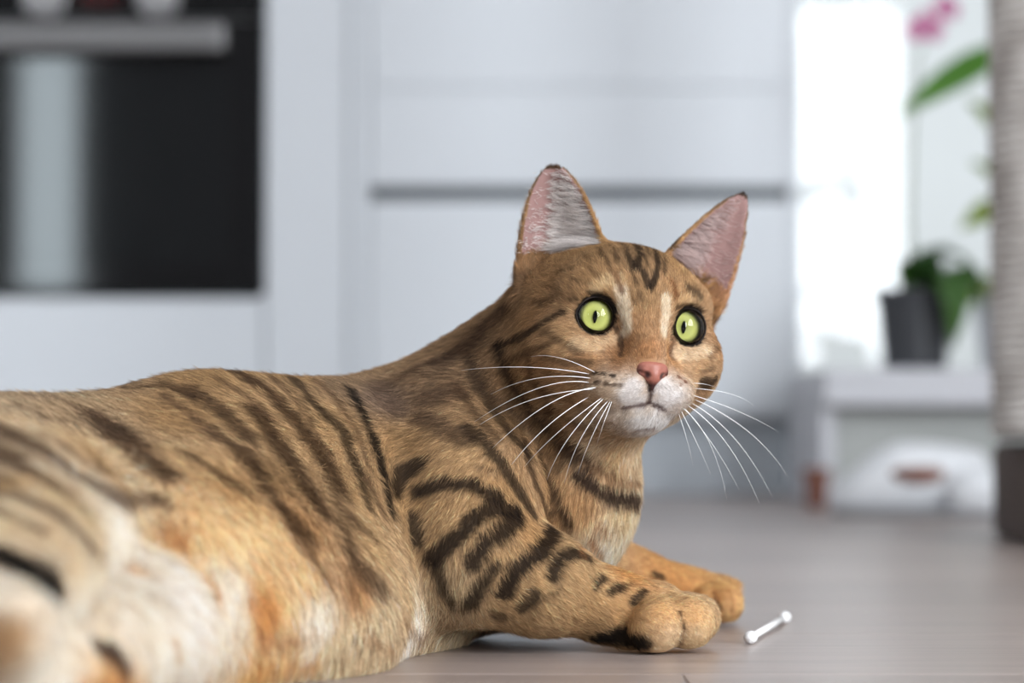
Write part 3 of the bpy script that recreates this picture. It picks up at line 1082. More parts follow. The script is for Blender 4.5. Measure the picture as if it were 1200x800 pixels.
# base coat guides: place, colour, hair length (mm), lie in the picture plane (degrees, 0 = right, 90 = up)
TAN, TAN2, GREY, ORG, ORG2 = (164, 128, 84), (184, 147, 101), (144, 116, 86), (226, 166, 102), (240, 190, 134)
CRM, WHT, BRN, PALE = (240, 218, 192), (236, 230, 226), (134, 98, 62), (216, 186, 146)
G = [
    # flank and back
    (5, 480, (176, 150, 118), 10, 195), (60, 465, (170, 145, 112), 9, 190), (150, 452, GREY, 8, 190), (250, 445, TAN, 8, 188), (350, 446, TAN, 8, 190), (410, 455, GREY, 8, 200),
    (30, 530, (188, 160, 126), 10, 205), (120, 500, (178, 148, 112), 9, 200), (220, 490, TAN, 8, 205), (310, 500, TAN2, 8, 215), (390, 500, TAN2, 8, 225),
    (120, 545, TAN2, 10, 215), (230, 545, TAN2, 9, 225), (320, 560, TAN, 8, 230), (410, 570, TAN2, 8, 240), (350, 610, (182, 138, 90), 10, 240), (430, 630, TAN2, 10, 250),
    (270, 575, (204, 158, 104), 12, 235), (415, 685, (168, 124, 80), 11, 250),
    # belly
    (130, 600, CRM, 14, 260), (180, 590, (226, 190, 146), 13, 250), (240, 610, ORG2, 13, 250), (300, 620, ORG2, 13, 250), (350, 660, ORG2, 12, 250),
    (200, 650, ORG2, 13, 255), (150, 660, CRM, 13, 260), (260, 690, CRM, 13, 255), (200, 690, (240, 222, 204), 13, 260), (310, 700, ORG, 12, 255), (370, 720, CRM, 12, 250),
    (250, 740, (240, 214, 186), 12, 260), (330, 750, ORG2, 12, 255), (380, 765, PALE, 12, 250), (300, 785, ORG, 11, 255), (440, 720, PALE, 12, 245), (480, 735, CRM, 12, 230), (530, 745, PALE, 11, 210),
    (400, 745, PALE, 12, 250), (470, 690, (196, 160, 116), 11, 250),
    # hind legs
    (20, 575, TAN2, 9, 230), (70, 590, (200, 168, 126), 9, 235), (20, 620, PALE, 9, 240), (80, 640, (216, 186, 148), 9, 240), (50, 650, (222, 194, 160), 9, 240), (20, 700, CRM, 9, 240), (90, 700, CRM, 10, 240),
    (10, 735, (172, 132, 88), 7, 250), (60, 750, CRM, 9, 250), (150, 735, CRM, 9, 240), (190, 755, (240, 218, 192), 9, 240), (130, 790, (234, 172, 108), 8, 240), (60, 790, CRM, 8, 240),
    # shoulder and near foreleg
    (450, 470, (132, 108, 88), 8, 215), (480, 520, TAN, 7, 225), (520, 440, (128, 100, 72), 8, 215), (560, 490, (160, 126, 88), 7, 225), (540, 530, TAN2, 6.5, 230), (480, 580, TAN, 7, 240),
    (545, 600, TAN2, 6, 250), (590, 580, (182, 142, 94), 6, 265), (500, 630, TAN2, 7, 250), (530, 690, (196, 166, 126), 7, 270), (590, 650, TAN2, 5.5, 290), (620, 620, (190, 146, 94), 5.5, 300),
    (600, 700, TAN2, 5.5, 320), (650, 690, (194, 156, 108), 5, 325), (700, 690, (200, 158, 106), 4.5, 330), (740, 715, (208, 160, 104), 4, 335), (780, 715, (222, 170, 112), 2.6, 330), (790, 745, (228, 190, 146), 2.2, 310),
    (812, 722, (222, 170, 112), 2.2, 320), (815, 742, (230, 190, 142), 2.2, 310), (700, 735, (176, 138, 92), 4.5, 330),
    # far foreleg
    (730, 670, (214, 150, 82), 5, 335), (790, 685, (212, 150, 84), 4, 345), (840, 695, (222, 162, 96), 3.5, 330), (855, 710, (226, 172, 112), 3, 310),
    # neck, throat, chest
    (560, 400, (120, 92, 64), 8, 205), (600, 360, (130, 98, 66), 7, 215), (610, 430, (146, 110, 72), 7, 215), (600, 500, (146, 112, 74), 7, 225), (650, 520, (170, 128, 82), 7, 235), (640, 570, (186, 142, 92), 7, 245),
    (680, 590, (206, 160, 108), 8, 255), (720, 540, (214, 174, 126), 7, 255), (730, 600, (226, 192, 146), 8, 258), (712, 628, (232, 206, 170), 8, 255), (706, 642, (236, 218, 190), 8, 255), (688, 668, TAN2, 5, 325), (665, 655, TAN2, 5, 320), (740, 530, (226, 190, 150), 6, 255),
    (640, 610, (196, 150, 98), 8, 250), (700, 515, (206, 176, 140), 6, 225),
    # head
    (640, 330, (166, 126, 82), 5.5, 150), (625, 370, (152, 114, 74), 6, 185), (660, 300, (164, 126, 82), 5.5, 120), (700, 300, (160, 124, 82), 5, 105), (745, 300, (156, 122, 84), 4.5, 92), (790, 310, (172, 132, 86), 4.5, 75),
    (830, 330, (186, 140, 92), 4.5, 45), (700, 335, (176, 136, 90), 4, 120), (750, 350, (172, 134, 90), 3, 92), (800, 345, (184, 142, 96), 3.5, 70), (750, 385, (180, 136, 92), 2.4, 92), (755, 410, (190, 136, 86), 1.9, 92),
    (730, 415, (168, 120, 76), 2.2, 130), (785, 420, (194, 142, 92), 2.2, 40), (660, 400, (190, 150, 104), 4, 190), (640, 430, (156, 116, 76), 5, 200), (690, 420, (176, 132, 88), 3.2, 190), (670, 460, (176, 134, 92), 4.5, 200),
    (620, 470, (150, 114, 76), 6, 212), (820, 425, (208, 164, 118), 3.6, 345), (842, 400, (178, 132, 88), 4, 340), (825, 460, (196, 152, 108), 4, 320), (845, 370, (176, 128, 80), 4, 0), (805, 410, (216, 178, 136), 2.6, 340),
    (730, 460, (212, 194, 178), 2.0, 200), (700, 470, (196, 162, 128), 3.2, 200), (712, 458, (206, 178, 150), 2.4, 200), (790, 465, (220, 204, 192), 2.0, 330), (815, 480, (216, 192, 164), 3.2, 310), (740, 490, (216, 198, 180), 2.8, 240), (700, 495, (206, 182, 152), 4.5, 225),
    (762, 500, (230, 222, 216), 2.8, 260), (790, 500, (226, 204, 178), 4, 290), (660, 490, (172, 134, 94), 5.5, 215),
    # ears, backs and rims
    (612, 300, (150, 112, 74), 4, 100), (648, 196, (140, 108, 78), 2.5, 90), (695, 265, (184, 140, 88), 3.5, 110), (875, 228, (130, 98, 70), 2.5, 70), (800, 280, (192, 146, 96), 3, 60), (850, 340, (206, 152, 110), 3.2, 70),
]
GP = np.array([pick(g[0], g[1]) for g in G])
GC = np.array([srgb(*g[2]) for g in G])
GC = GC * 0.90 + GC.mean(1, keepdims=True) * 0.10
GL = np.array([g[3] for g in G]) * 0.001
cam_r, cam_u, cam_f = np.array([1.0, 0, 0]), np.array([0, -SP, CP]), np.array([0, CP, SP])
GD = np.array([math.cos(math.radians(g[4])) * cam_r + math.sin(math.radians(g[4])) * cam_u for g in G])

DK, DB, BK, GB = (32, 21, 14), (60, 40, 25), (18, 13, 11), (90, 66, 48)
OSP, WT = (204, 142, 84), (232, 224, 220)
# markings and painted groove shade drawn over it: points, half width in px, colour, strength, softness
S = [
    # pale ground first
    ([(676, 402), (700, 405), (718, 398)], 7, (226, 194, 156), .7, .9), ([(790, 414), (808, 416), (826, 408)], 6.5, (228, 198, 164), .75, .9),
    ([(728, 340), (731, 362), (734, 388)], 7, (234, 212, 184), .9, .6), ([(780, 352), (780, 372), (778, 392)], 6, (238, 214, 184), .9, .6),
    ([(700, 338), (716, 330), (726, 328)], 7, (220, 190, 148), .6, .7), ([(800, 352), (818, 352)], 5, (222, 186, 142), .5, .7),
    ([(743, 452), (738, 465), (748, 471)], 9, WT, .85, .9), ([(778, 452), (788, 464), (778, 472)], 11, WT, .85, .9),
    ([(748, 495), (765, 498), (782, 494)], 10, (234, 228, 224), .85, .9), ([(700, 482), (720, 486)], 8, (226, 208, 190), .7, .7),
    ([(722, 430), (728, 418), (738, 400)], 7, (140, 98, 62), .55, .7), ([(782, 428), (782, 410)], 5, (176, 124, 78), .5, .7),
    # flank
    ([(285, 440), (323, 463), (352, 496), (380, 534), (399, 577)], 12, DB, .88, .8), ([(304, 482), (328, 515), (352, 558), (375, 596)], 13, DB, .88, .8),
    ([(228, 458), (266, 482), (290, 505), (300, 520)], 12, DB, .8, .8), ([(290, 529), (314, 577), (352, 624)], 15, DB, .86, .8), ([(352, 448), (375, 477), (404, 505), (418, 548), (428, 590)], 8, DK, .8, .7),
    ([(418, 460), (437, 505), (449, 553), (456, 596)], 6, BK, .95, .4), ([(124, 496), (157, 520), (190, 550)], 22, (62, 42, 28), .9, .7), ([(157, 458), (200, 453), (238, 470)], 6, DB, .65, .5),  # first stroke: dark marking plus painted shade of the flank-shoulder crease
    ([(228, 539), (257, 558), (280, 572)], 13, DB, .8, .8), ([(257, 505), (276, 525)], 8, DB, .65, .5), ([(10, 503), (57, 529), (95, 562), (143, 577), (190, 582)], 11, DB, .82, .7),
    ([(19, 534), (52, 562), (86, 590)], 11, DB, .8, .7), ([(0, 577), (33, 586), (71, 605), (100, 634)], 10, DB, .82, .7), ([(0, 598), (24, 607), (52, 622)], 6, DB, .7, .5),
    ([(-20, 560), (10, 562), (30, 570)], 7, DB, .7, .5), ([(-10, 660), (28, 665), (58, 684)], 33, BK, 1.0, .35), ([(109, 750), (133, 757), (149, 775)], 11, (50, 36, 32), .95, .4),
    ([(48, 470), (75, 472)], 8, (110, 88, 74), .7, .6), ([(404, 600), (428, 624)], 9, DB, .7, .5), ([(411, 655), (425, 668), (440, 681)], 14, DB, .72, .6), ([(380, 560), (396, 600), (404, 640)], 9, DB, .7, .8),
    ([(330, 448), (360, 470), (372, 500)], 4, DB, .5, .6), ([(430, 560), (446, 600)], 5, GB, .7, .6), ([(360, 640), (384, 676)], 7, BRN, .6, .6),
    ([(200, 618), (206, 624)], 17, (168, 112, 62), .75, 1.1), ([(300, 700), (308, 712)], 20, (196, 132, 74), .75, 1.1), ([(228, 672), (244, 682)], 12, OSP, .75, .7), ([(150, 662), (156, 668)], 9, OSP, .5, .7),
    ([(300, 735), (330, 742), (372, 730)], 5, (150, 104, 70), .7, .6), ([(195, 735), (205, 755)], 5, OSP, .7, .7), ([(300, 770), (370, 765)], 10, OSP, .6, .7), ([(90, 792), (180, 796), (260, 796)], 9, OSP, .8, .6),
    ([(470, 715), (500, 740)], 5, (120, 88, 62), .6, .6), ([(430, 735), (460, 750)], 5, (150, 112, 78), .6, .6), ([(150, 540), (170, 600)], 5, CRM, .4, .7),
    ([(240, 436), (300, 437), (360, 440)], 6, DB, .6, .6), ([(100, 456), (170, 446)], 4, GB, .6, .6),
    ([(262, 446), (300, 470), (330, 498)], 5, GB, .6, .8), ([(322, 444), (350, 470), (372, 505), (392, 540)], 4, GB, .6, .8), ([(300, 520), (330, 560), (356, 596)], 5, GB, .55, .8), ([(200, 466), (236, 490), (262, 520)], 7, GB, .65, .8), ([(376, 448), (400, 470), (420, 505), (432, 545)], 4, GB, .65, .8), ([(90, 478), (130, 492)], 7, GB, .6, .8), ([(330, 610), (352, 640), (372, 660)], 7, GB, .6, .9), ([(395, 585), (412, 615)], 6, GB, .6, .8), ([(0, 520), (40, 540), (80, 562)], 4, GB, .6, .8), ([(60, 515), (110, 548), (150, 560)], 4, GB, .6, .8), ([(30, 480), (60, 495), (100, 505)], 5, GB, .55, .8),
    # shoulder and foreleg
    ([(450, 452), (470, 480)], 16, (84, 64, 52), .6, .7), ([(508, 466), (537, 462)], 15, (76, 56, 42), .7, .6), ([(499, 488), (527, 502), (546, 512)], 11, (76, 56, 42), .75, .5),
    ([(480, 440), (500, 428), (530, 418)], 9, (80, 58, 42), .6, .6), ([(465, 570), (472, 550), (492, 543)], 10, DK, .9, .4), ([(494, 573), (523, 564), (551, 566), (584, 580)], 8, DK, .92, .4),
    ([(487, 604), (492, 630)], 9, DK, .85, .4), ([(508, 650), (537, 628), (556, 604), (584, 592), (603, 596)], 9.5, DK, .93, .4), ([(556, 654), (570, 633), (589, 618), (605, 606)], 10, DK, .93, .4),
    ([(589, 692), (603, 666), (622, 652), (639, 635), (643, 619)], 11, DK, .95, .4), ([(550, 708), (563, 685), (579, 661)], 9, DK, .88, .45), ([(646, 673), (653, 652), (670, 645), (686, 651)], 8, DK, .93, .4),
    ([(608, 711), (625, 697)], 8, DK, .85, .45), ([(696, 687), (705, 675)], 5, DK, .9, .4), ([(715, 694), (723, 686)], 5.5, DK, .9, .4), ([(726, 690), (735, 683)], 4, DB, .8, .4), ([(741, 704), (753, 692)], 5.5, DK, .9, .4),
    ([(702, 748), (726, 745), (750, 752)], 11, BK, .97, .55), ([(795, 716), (801, 734), (797, 754)], 1.8, (70, 44, 28), .8, .6), ([(513, 656), (518, 688), (530, 705)], 7, DK, .8, .5), ([(640, 700), (655, 690)], 4, DB, .6, .5), ([(575, 715), (585, 722)], 6, DB, .7, .5),  # thin brown stroke is painted shade in the groove between near toes
    ([(765, 672), (776, 676)], 4, DK, .8, .4), ([(836, 703), (842, 712)], 3, (60, 44, 36), .7, .5), ([(560, 545), (590, 555)], 3, GB, .6, .6),
    # neck and chest
    ([(682, 557), (703, 574), (725, 580), (748, 584)], 9, (48, 32, 24), .95, .4), ([(668, 612), (651, 580), (641, 557), (630, 530)], 6, DB, .85, .5), ([(684, 538), (712, 557), (748, 562)], 3.5, (110, 74, 46), .75, .5),
    ([(622, 598), (603, 566), (589, 542), (568, 517), (550, 500)], 8, DK, .85, .5), ([(645, 600), (627, 566), (617, 538), (612, 510)], 5, DB, .8, .5), ([(693, 630), (707, 646)], 5, (150, 100, 60), .8, .6),
    ([(700, 612), (712, 622)], 4, (150, 100, 60), .7, .6), ([(670, 630), (680, 650)], 4, (150, 104, 66), .6, .6),
    ([(525, 425), (560, 396), (590, 362)], 14, (62, 44, 32), .75, .6), ([(600, 340), (612, 322)], 8, (96, 70, 48), .6, .6), ([(586, 402), (598, 440), (632, 490), (672, 535)], 7, DK, .8, .5),
    ([(555, 420), (568, 462), (600, 510), (618, 530)], 8, DK, .75, .5), ([(540, 450), (560, 485), (585, 515)], 6, DB, .6, .5), ([(640, 480), (672, 520), (690, 535)], 5, DB, .75, .5), ([(620, 400), (625, 440), (650, 480)], 4, DB, .6, .5),
    # head
    ([(585, 402), (615, 392), (645, 374), (660, 366)], 5, DK, .85, .5), ([(592, 420), (620, 412), (650, 400)], 3.5, DB, .6, .6), ([(640, 388), (660, 400), (680, 412)], 4, DB, .6, .6), ([(640, 418), (668, 424), (694, 425)], 4, DB, .55, .6),
    ([(646, 436), (670, 440), (690, 440)], 3, DB, .45, .6), ([(628, 450), (650, 462), (680, 474)], 4, DB, .5, .6), ([(645, 478), (670, 492), (700, 505)], 4, DB, .55, .6),
    ([(746, 280), (752, 300), (746, 316)], 4.2, DK, .9, .4), ([(752, 318), (760, 336)], 3.8, DK, .85, .4), ([(730, 284), (737, 302), (742, 318)], 3.6, DK, .8, .4), ([(772, 292), (771, 318), (764, 338)], 4.0, DK, .9, .4),
    ([(722, 322), (730, 342)], 3.5, (110, 70, 42), .75, .5), ([(788, 332), (792, 348)], 3.5, (120, 74, 40), .8, .5), ([(806, 338), (820, 348)], 5, DK, .7, .5), ([(760, 276), (790, 284)], 6, DK, .75, .5), ([(708, 300), (716, 316)], 3, DB, .6, .5),
    ([(690, 312), (700, 326)], 3, DB, .5, .5), ([(670, 330), (690, 332)], 4, DB, .4, .6), ([(748, 345), (752, 352)], 3, GB, .6, .6), ([(740, 348), (744, 356)], 2.2, GB, .5, .6), ([(640, 350), (660, 346)], 4, DB, .4, .6),
    ([(836, 372), (844, 384), (850, 388)], 3, DB, .7, .5), ([(822, 448), (832, 450), (838, 444)], 6.5, DK, .85, .5), ([(838, 402), (832, 418)], 3.5, DB, .5, .6), ([(820, 436), (836, 430)], 3, DB, .5, .6), ([(812, 324), (828, 330)], 4, DB, .6, .6),
    # muzzle dots
    ([(697, 436), (700, 437)], 2.3, DK, .9, .4), ([(706, 437), (709, 438)], 2.3, DK, .9, .4), ([(717, 439), (721, 440)], 2.3, DK, .9, .4), ([(698, 447), (702, 448)], 2, DB, .85, .4), ([(710, 449), (714, 450)], 2, DB, .85, .4), ([(722, 450), (728, 451)], 2, DB, .8, .4),
    ([(794, 441), (796, 442)], 2.2, (120, 66, 40), .9, .4), ([(801, 446), (803, 447)], 2, (120, 66, 40), .85, .4), ([(796, 449), (797, 450)], 2, (120, 66, 40), .8, .4),
    ([(731, 478), (748, 475), (761, 472), (771, 476), (780, 481)], 2.4, (84, 60, 56), .85, .6), ([(763, 457), (761, 472)], 2.4, (60, 36, 34), .85, .6), ([(746, 504), (778, 500), (803, 487)], 2.2, (120, 82, 60), .7, .7),
    ([(836, 694), (840, 706), (838, 722)], 2.0, (120, 70, 36), .8, .6), ([(852, 690), (858, 702), (856, 716)], 1.6, (140, 84, 44), .6, .6),  # painted shade of the toe grooves on the far paw
    ([(700, 286), (706, 300)], 3, DB, .6, .6), ([(680, 300), (690, 306)], 3, DB, .5, .6), ([(655, 318), (668, 316)], 3, DB, .5, .6), ([(640, 334), (656, 338)], 3, DB, .5, .6), ([(625, 352), (645, 356)], 3.5, DB, .5, .6), ([(800, 300), (806, 316)], 3, DB, .6, .6), ([(628, 380), (650, 384)], 3, DB, .4, .6), ([(820, 360), (834, 362)], 2.5, DB, .5, .6), ([(826, 400), (842, 408)], 2.5, DB, .4, .6),
    ([(600, 470), (625, 505), (655, 545)], 6, DB, .6, .6), ([(570, 440), (585, 470), (610, 500)], 6, DB, .6, .6), ([(660, 520), (690, 540), (720, 548)], 4, DB, .6, .6),
    ([(716, 288), (724, 306)], 3, DB, .7, .5), ([(762, 282), (762, 300)], 2.6, DK, .7, .5), ([(740, 318), (746, 334)], 2.4, DB, .7, .5), ([(780, 300), (779, 322)], 2.8, DB, .7, .5), ([(756, 300), (760, 316)], 2, DK, .7, .5),
    # dark corners of the eyes, tear lines
    ([(722, 384), (728, 400), (727, 416)], 3.6, (60, 40, 28), .8, .5), ([(787, 396), (785, 410), (787, 420)], 3, (96, 60, 38), .75, .5), ([(668, 352), (676, 350)], 2.5, DK, .6, .5), ([(690, 343), (712, 347), (722, 360)], 2.5, DK, .7, .5), ([(792, 362), (808, 358), (822, 364)], 2.5, DK, .7, .5),
    # ear tips
    ([(645, 196), (652, 198)], 5, DB, .8, .6), ([(868, 228), (876, 226)], 5, DK, .85, .6),
]


def prep():
    out = []
    for pts, w, col, st_, sf in S:
        dense = []
        for a, b in zip(pts, pts[1:]):
            n_ = max(1, int(math.hypot(b[0] - a[0], b[1] - a[1]) / 10))
            for q in range(n_):
                dense.append((a[0] + (b[0] - a[0]) * q / n_, a[1] + (b[1] - a[1]) * q / n_))
        dense.append(pts[-1])
        W_ = np.array([pick(*p) for p in dense])
        wm = w * np.median(W_[:, 1]) / F
        out.append((W_, wm, np.array(srgb(*col)), st_, sf))
    return out


STROKES = prep()
# the side turned away: bands across back and flank, copied in spirit from the side in view
BANDS = True


def ear_coords(E, p):
    q = p - E['b']
    ta, sw, nn = q @ E['a'] / E['L'], q @ E['w'], q @ E['n']
    Wt = E['W0'] * np.where(ta > 0, np.clip(1 - ta, 0, 1) ** E['pw'] * (1 + 0.2 * np.clip(ta, 0, 1)), 1) + 0.0004
    return ta, sw / Wt, nn


def coat(p, n):
    """colour, hair length, hair direction and masks for points p with normals n"""
    N = len(p)
    col = np.zeros((N, 3))
    ln = np.zeros(N)
    dr_ = np.zeros((N, 3))
    for i in range(0, N, 20000):
        q = p[i:i + 20000]
        d2 = ((q[:, None, :] - GP[None]) ** 2).sum(-1) + 4e-6
        w = d2 ** -1.6
        w /= w.sum(1, keepdims=True)
        col[i:i + 20000] = w @ GC
        ln[i:i + 20000] = w @ GL
        dr_[i:i + 20000] = w @ GD
    away = np.clip((n @ cam_f) * 2.5 - 0.2, 0, 1)              # surface turned to the back of the scene
    wob = (vnoise(p, 260, 1) - 0.5) * 0.8 + (vnoise(p, 900, 2) - 0.5) * 0.5 + (vnoise(p, 110, 8) - 0.5) * 0.7
    band = np.sin(p[:, 0] * 175 + p[:, 2] * 60 + 2.5 * vnoise(p, 22, 5)) + 0.35 * (vnoise(p, 60, 6) - 0.5)
    bm_ = np.clip((band - 0.35) * 3, 0, 1) * away * 0.85 * np.clip((p[:, 2] - 0.03) * 60, 0, 1)
    bm_ *= 1 - np.clip((p[:, 2] - 0.125) * 60, 0, 1) * 0.4
    col = col * (1 - bm_[:, None]) + np.array(srgb(*DB)) * bm_[:, None]
    # mottled ticking of the ground colour
    tick = 1 + 0.22 * (vnoise(p, 420, 3) - 0.5) + 0.16 * (vnoise(p, 130, 4) - 0.5)
    col = col * tick[:, None]
    for W_, wm, sc_, st_, sf in STROKES:
        lo, hi = W_.min(0) - wm * 2.2, W_.max(0) + wm * 2.2
        m = np.where(((p > lo) & (p < hi)).all(1))[0]
        if not len(m):
            continue
        q = p[m]
        dmin = np.full(len(m), 1e9)
        if len(W_) == 1:
            dmin = np.linalg.norm(q - W_[0], axis=1)
        for a, b in zip(W_, W_[1:]):
            ab = b - a
            L2 = ab @ ab
            if L2 < 1e-12 or L2 > 0.06 ** 2:
                continue
            t = np.clip((q - a) @ ab / L2, 0, 1)
            dmin = np.minimum(dmin, np.linalg.norm(q - a - t[:, None] * ab, axis=1))
        x = dmin / wm * 0.88 + wob[m] * 0.55 + rng.normal(0, 0.13, len(m))
        al = np.clip((1 + sf * 0.6 - x) / (sf * 1.2), 0, 1)
        al = al * al * (3 - 2 * al) * st_
        col[m] = col[m] * (1 - al[:, None]) + sc_ * al[:, None]
    # masks
    bare = np.zeros(N, bool)
    hl = (p - HC) @ HR
    for s in (-1, 1):
        v = hl - EYES[s]
        along = v @ EAX[s]
        rad = np.linalg.norm(v - along[:, None] * EAX[s], axis=1)
        bare |= (rad < 0.0091) & (along > -0.004)
        col[(rad < 0.0095) & (along > -0.004)] = srgb(30, 22, 18)
    innr = np.zeros(N, bool)
    for s, E in EARS.items():
        ta, q, nn = ear_coords(E, p)
        ins = (ta > 0.14 - 0.06 * q + 0.14 * (vnoise(p, 500, 9) - 0.3)) & (ta < 0.95) & (np.abs(q) < 0.88) & ((n @ E['n']) > 0.12) & (np.abs(nn) < 0.022)
        innr |= ins
    # nose leather and mouth line
    nose = (np.abs(hl[:, 0]) < 0.0060) & (hl[:, 1] > 0.0405) & (np.abs(hl[:, 2] + 0.0225) < 0.0048)
    bare |= nose
    mouth = np.full(N, 1e9)
    for a, b in MOUTH:
        a, b = np.array(a), np.array(b)
        ab = b - a
        t = np.clip((hl - a) @ ab / (ab @ ab), 0, 1)
        mouth = np.minimum(mouth, np.linalg.norm(hl - a - t[:, None] * ab, axis=1))
    mm_ = np.clip((0.0030 - mouth) / 0.0020, 0, 1)
    col = col * (1 - mm_[:, None] * 0.8) + np.array(srgb(62, 40, 36)) * mm_[:, None] * 0.8
    ln = np.where(mouth < 0.003, np.minimum(ln, 0.0012), ln)
    bare |= mouth < 0.0008
    return col, ln, dr_, bare, innr


MOUTH = [((0, 0.0455, -0.0365), (s * 0.011, 0.0420, -0.0415)) for s in (-1, 1)] + [((s * 0.011, 0.0420, -0.0415), (s * 0.0215, 0.0285, -0.0455)) for s in (-1, 1)] + [((0, 0.0470, -0.0265), (0, 0.0458, -0.0375))]

# skin: the same coat colour, a little darker, pink inside the ears
vcol, _, _, vbare, vinner = coat(VC, VN)
vcol = vcol * 0.75
vcol[vinner] = np.array(srgb(142, 112, 108))
att = me.color_attributes.new('coat', 'FLOAT_COLOR', 'POINT')
att.data.foreach_set('color', np.concatenate([vcol, np.ones((nv, 1))], 1).astype(np.float32).ravel())
M_skin = bpy.data.materials.new('cat_skin')
M_skin.use_nodes = True
t_ = M_skin.node_tree
pb = t_.nodes['Principled BSDF']
at_ = t_.nodes.new('ShaderNodeAttribute')
at_.attribute_name = 'coat'
t_.links.new(at_.outputs['Color'], pb.inputs['Base Color'])
pb.inputs['Roughness'].default_value = 0.75
pb.inputs['Specular IOR Level'].default_value = 0.2
pb.inputs['Subsurface Weight'].default_value = 0.0
body = link('body', me, M_skin, catroot, True)

# ------------------------------------------------------------------ fur strands
M_fur = bpy.data.materials.new('fur')
M_fur.use_nodes = True
t_ = M_fur.node_tree
t_.nodes.clear()
out_ = t_.nodes.new('ShaderNodeOutputMaterial')
ac = t_.nodes.new('ShaderNodeAttribute')
ac.attribute_name = 'tint'
an = t_.nodes.new('ShaderNodeAttribute')
an.attribute_name = 'lie'
ge = t_.nodes.new('ShaderNodeNewGeometry')
mixn = t_.nodes.new('ShaderNodeVectorMath')
mixn.operation = 'SCALE'
mixn.inputs['Scale'].default_value = 0.45
addn = t_.nodes.new('ShaderNodeVectorMath')
addn.operation = 'ADD'
nrm = t_.nodes.new('ShaderNodeVectorMath')
nrm.operation = 'NORMALIZE'
t_.links.new(ge.outputs['Normal'], mixn.inputs[0])
t_.links.new(mixn.outputs[0], addn.inputs[0])
t_.links.new(an.outputs['Vector'], addn.inputs[1])
t_.links.new(addn.outputs[0], nrm.inputs[0])
df = t_.nodes.new('ShaderNodeBsdfDiffuse')
t_.links.new(ac.outputs['Color'], df.inputs['Color'])
t_.links.new(nrm.outputs[0], df.inputs['Normal'])
tl = t_.nodes.new('ShaderNodeBsdfTranslucent')
t_.links.new(ac.outputs['Color'], tl.inputs['Color'])
mx1 = t_.nodes.new('ShaderNodeMixShader')
mx1.inputs[0].default_value = 0.22
t_.links.new(df.outputs[0], mx1.inputs[1])
t_.links.new(tl.outputs[0], mx1.inputs[2])
gl = t_.nodes.new('ShaderNodeBsdfGlossy')
gl.inputs['Roughness'].default_value = 0.5
gl.inputs['Color'].default_value = (0.9, 0.9, 0.9, 1)
mx2 = t_.nodes.new('ShaderNodeMixShader')
mx2.inputs[0].default_value = 0.012
t_.links.new(mx1.outputs[0], mx2.inputs[1])
t_.links.new(gl.outputs[0], mx2.inputs[2])
t_.links.new(mx2.outputs[0], out_.inputs[0])


def strands(name, P0, D, Nn, L, rad, cols, m, bend=0.5, npt=5, lift=0.35, clump=None, tipfade=None):
    """curves: roots P0, lie D (unit, tangent), normals Nn, lengths L, root radii, colours (N, npt, 3)"""
    n = len(P0)
    u = np.linspace(0, 1, npt)
    # starts lifted off the skin and lies down along D
    ang0 = np.asarray(lift)
    pts = np.zeros((n, npt, 3))
    pts[:, 0] = P0
    for k in range(1, npt):
        um = (u[k] + u[k - 1]) / 2
        a = ang0 * (1 - bend * um)
        d = D * np.cos(a)[:, None] + Nn * np.sin(a)[:, None]
        pts[:, k] = pts[:, k - 1] + d * (L / (npt - 1))[:, None]
    if clump is not None:
        pts += clump[:, None, :] * (u ** 1.4)[None, :, None]
    pts[:, :, 2] = np.maximum(pts[:, :, 2], 0.0004)
    hc = bpy.data.hair_curves.new(name)
    hc.add_curves([npt] * n)
    hc.attributes['position'].data.foreach_set('vector', (pts - CAT0).astype(np.float32).ravel())
    r_ = rad[:, None] * (1 - 0.75 * u ** 1.5)[None]
    ra = hc.attributes.new('radius', 'FLOAT', 'POINT')
    ra.data.foreach_set('value', r_.astype(np.float32).ravel())
    ca = hc.attributes.new('tint', 'FLOAT_COLOR', 'POINT')
    ca.data.foreach_set('color', np.concatenate([cols, np.ones((n, npt, 1))], 2).astype(np.float32).ravel())
    na = hc.attributes.new('lie', 'FLOAT_VECTOR', 'CURVE')
    na.data.foreach_set('vector', Nn.astype(np.float32).ravel())
    hc.materials.append(m)
    o = bpy.data.objects.new(name, hc)
    C.objects.link(o)
    o.parent = catroot
    o['kind'] = 'stuff'
    return o


# roots: area weighted, denser on the head and where the coat is short
tri = np.concatenate([FV[:, [0, 1, 2]], FV[:, [0, 2, 3]]])
e1, e2 = VC[tri[:, 1]] - VC[tri[:, 0]], VC[tri[:, 2]] - VC[tri[:, 0]]
area = np.linalg.norm(np.cross(e1, e2), axis=1) / 2
tc_ = (VC[tri[:, 0]] + VC[tri[:, 1]] + VC[tri[:, 2]]) / 3
tn_ = VN[tri].mean(1)
tn_ /= np.linalg.norm(tn_, axis=1, keepdims=True) + 1e-9
d2_ = ((tc_[:, None, :] - GP[None]) ** 2).sum(-1).argmin(1) if len(tc_) < 5 else np.concatenate([((tc_[i:i + 20000, None, :] - GP[None]) ** 2).sum(-1).argmin(1) for i in range(0, len(tc_), 20000)])
tl_ = GL[d2_]
wgt = area * np.clip(0.008 / tl_, 0.7, 2.6)
wgt *= np.where((tn_ * (tc_ - CAM)).sum(1) > 0.25, 0.35, 1.0)            # away from the front: thinner
wgt *= np.where(tc_[:, 2] < 0.003, 0.0, 1.0)                              # the underside on the floor
NH = 680000
ti = rng.choice(len(tri), NH, p=wgt / wgt.sum())
r1, r2 = rng.random(NH), rng.random(NH)
fl_ = r1 + r2 > 1
r1[fl_], r2[fl_] = 1 - r1[fl_], 1 - r2[fl_]
RP = VC[tri[ti, 0]] + e1[ti] * r1[:, None] + e2[ti] * r2[:, None]
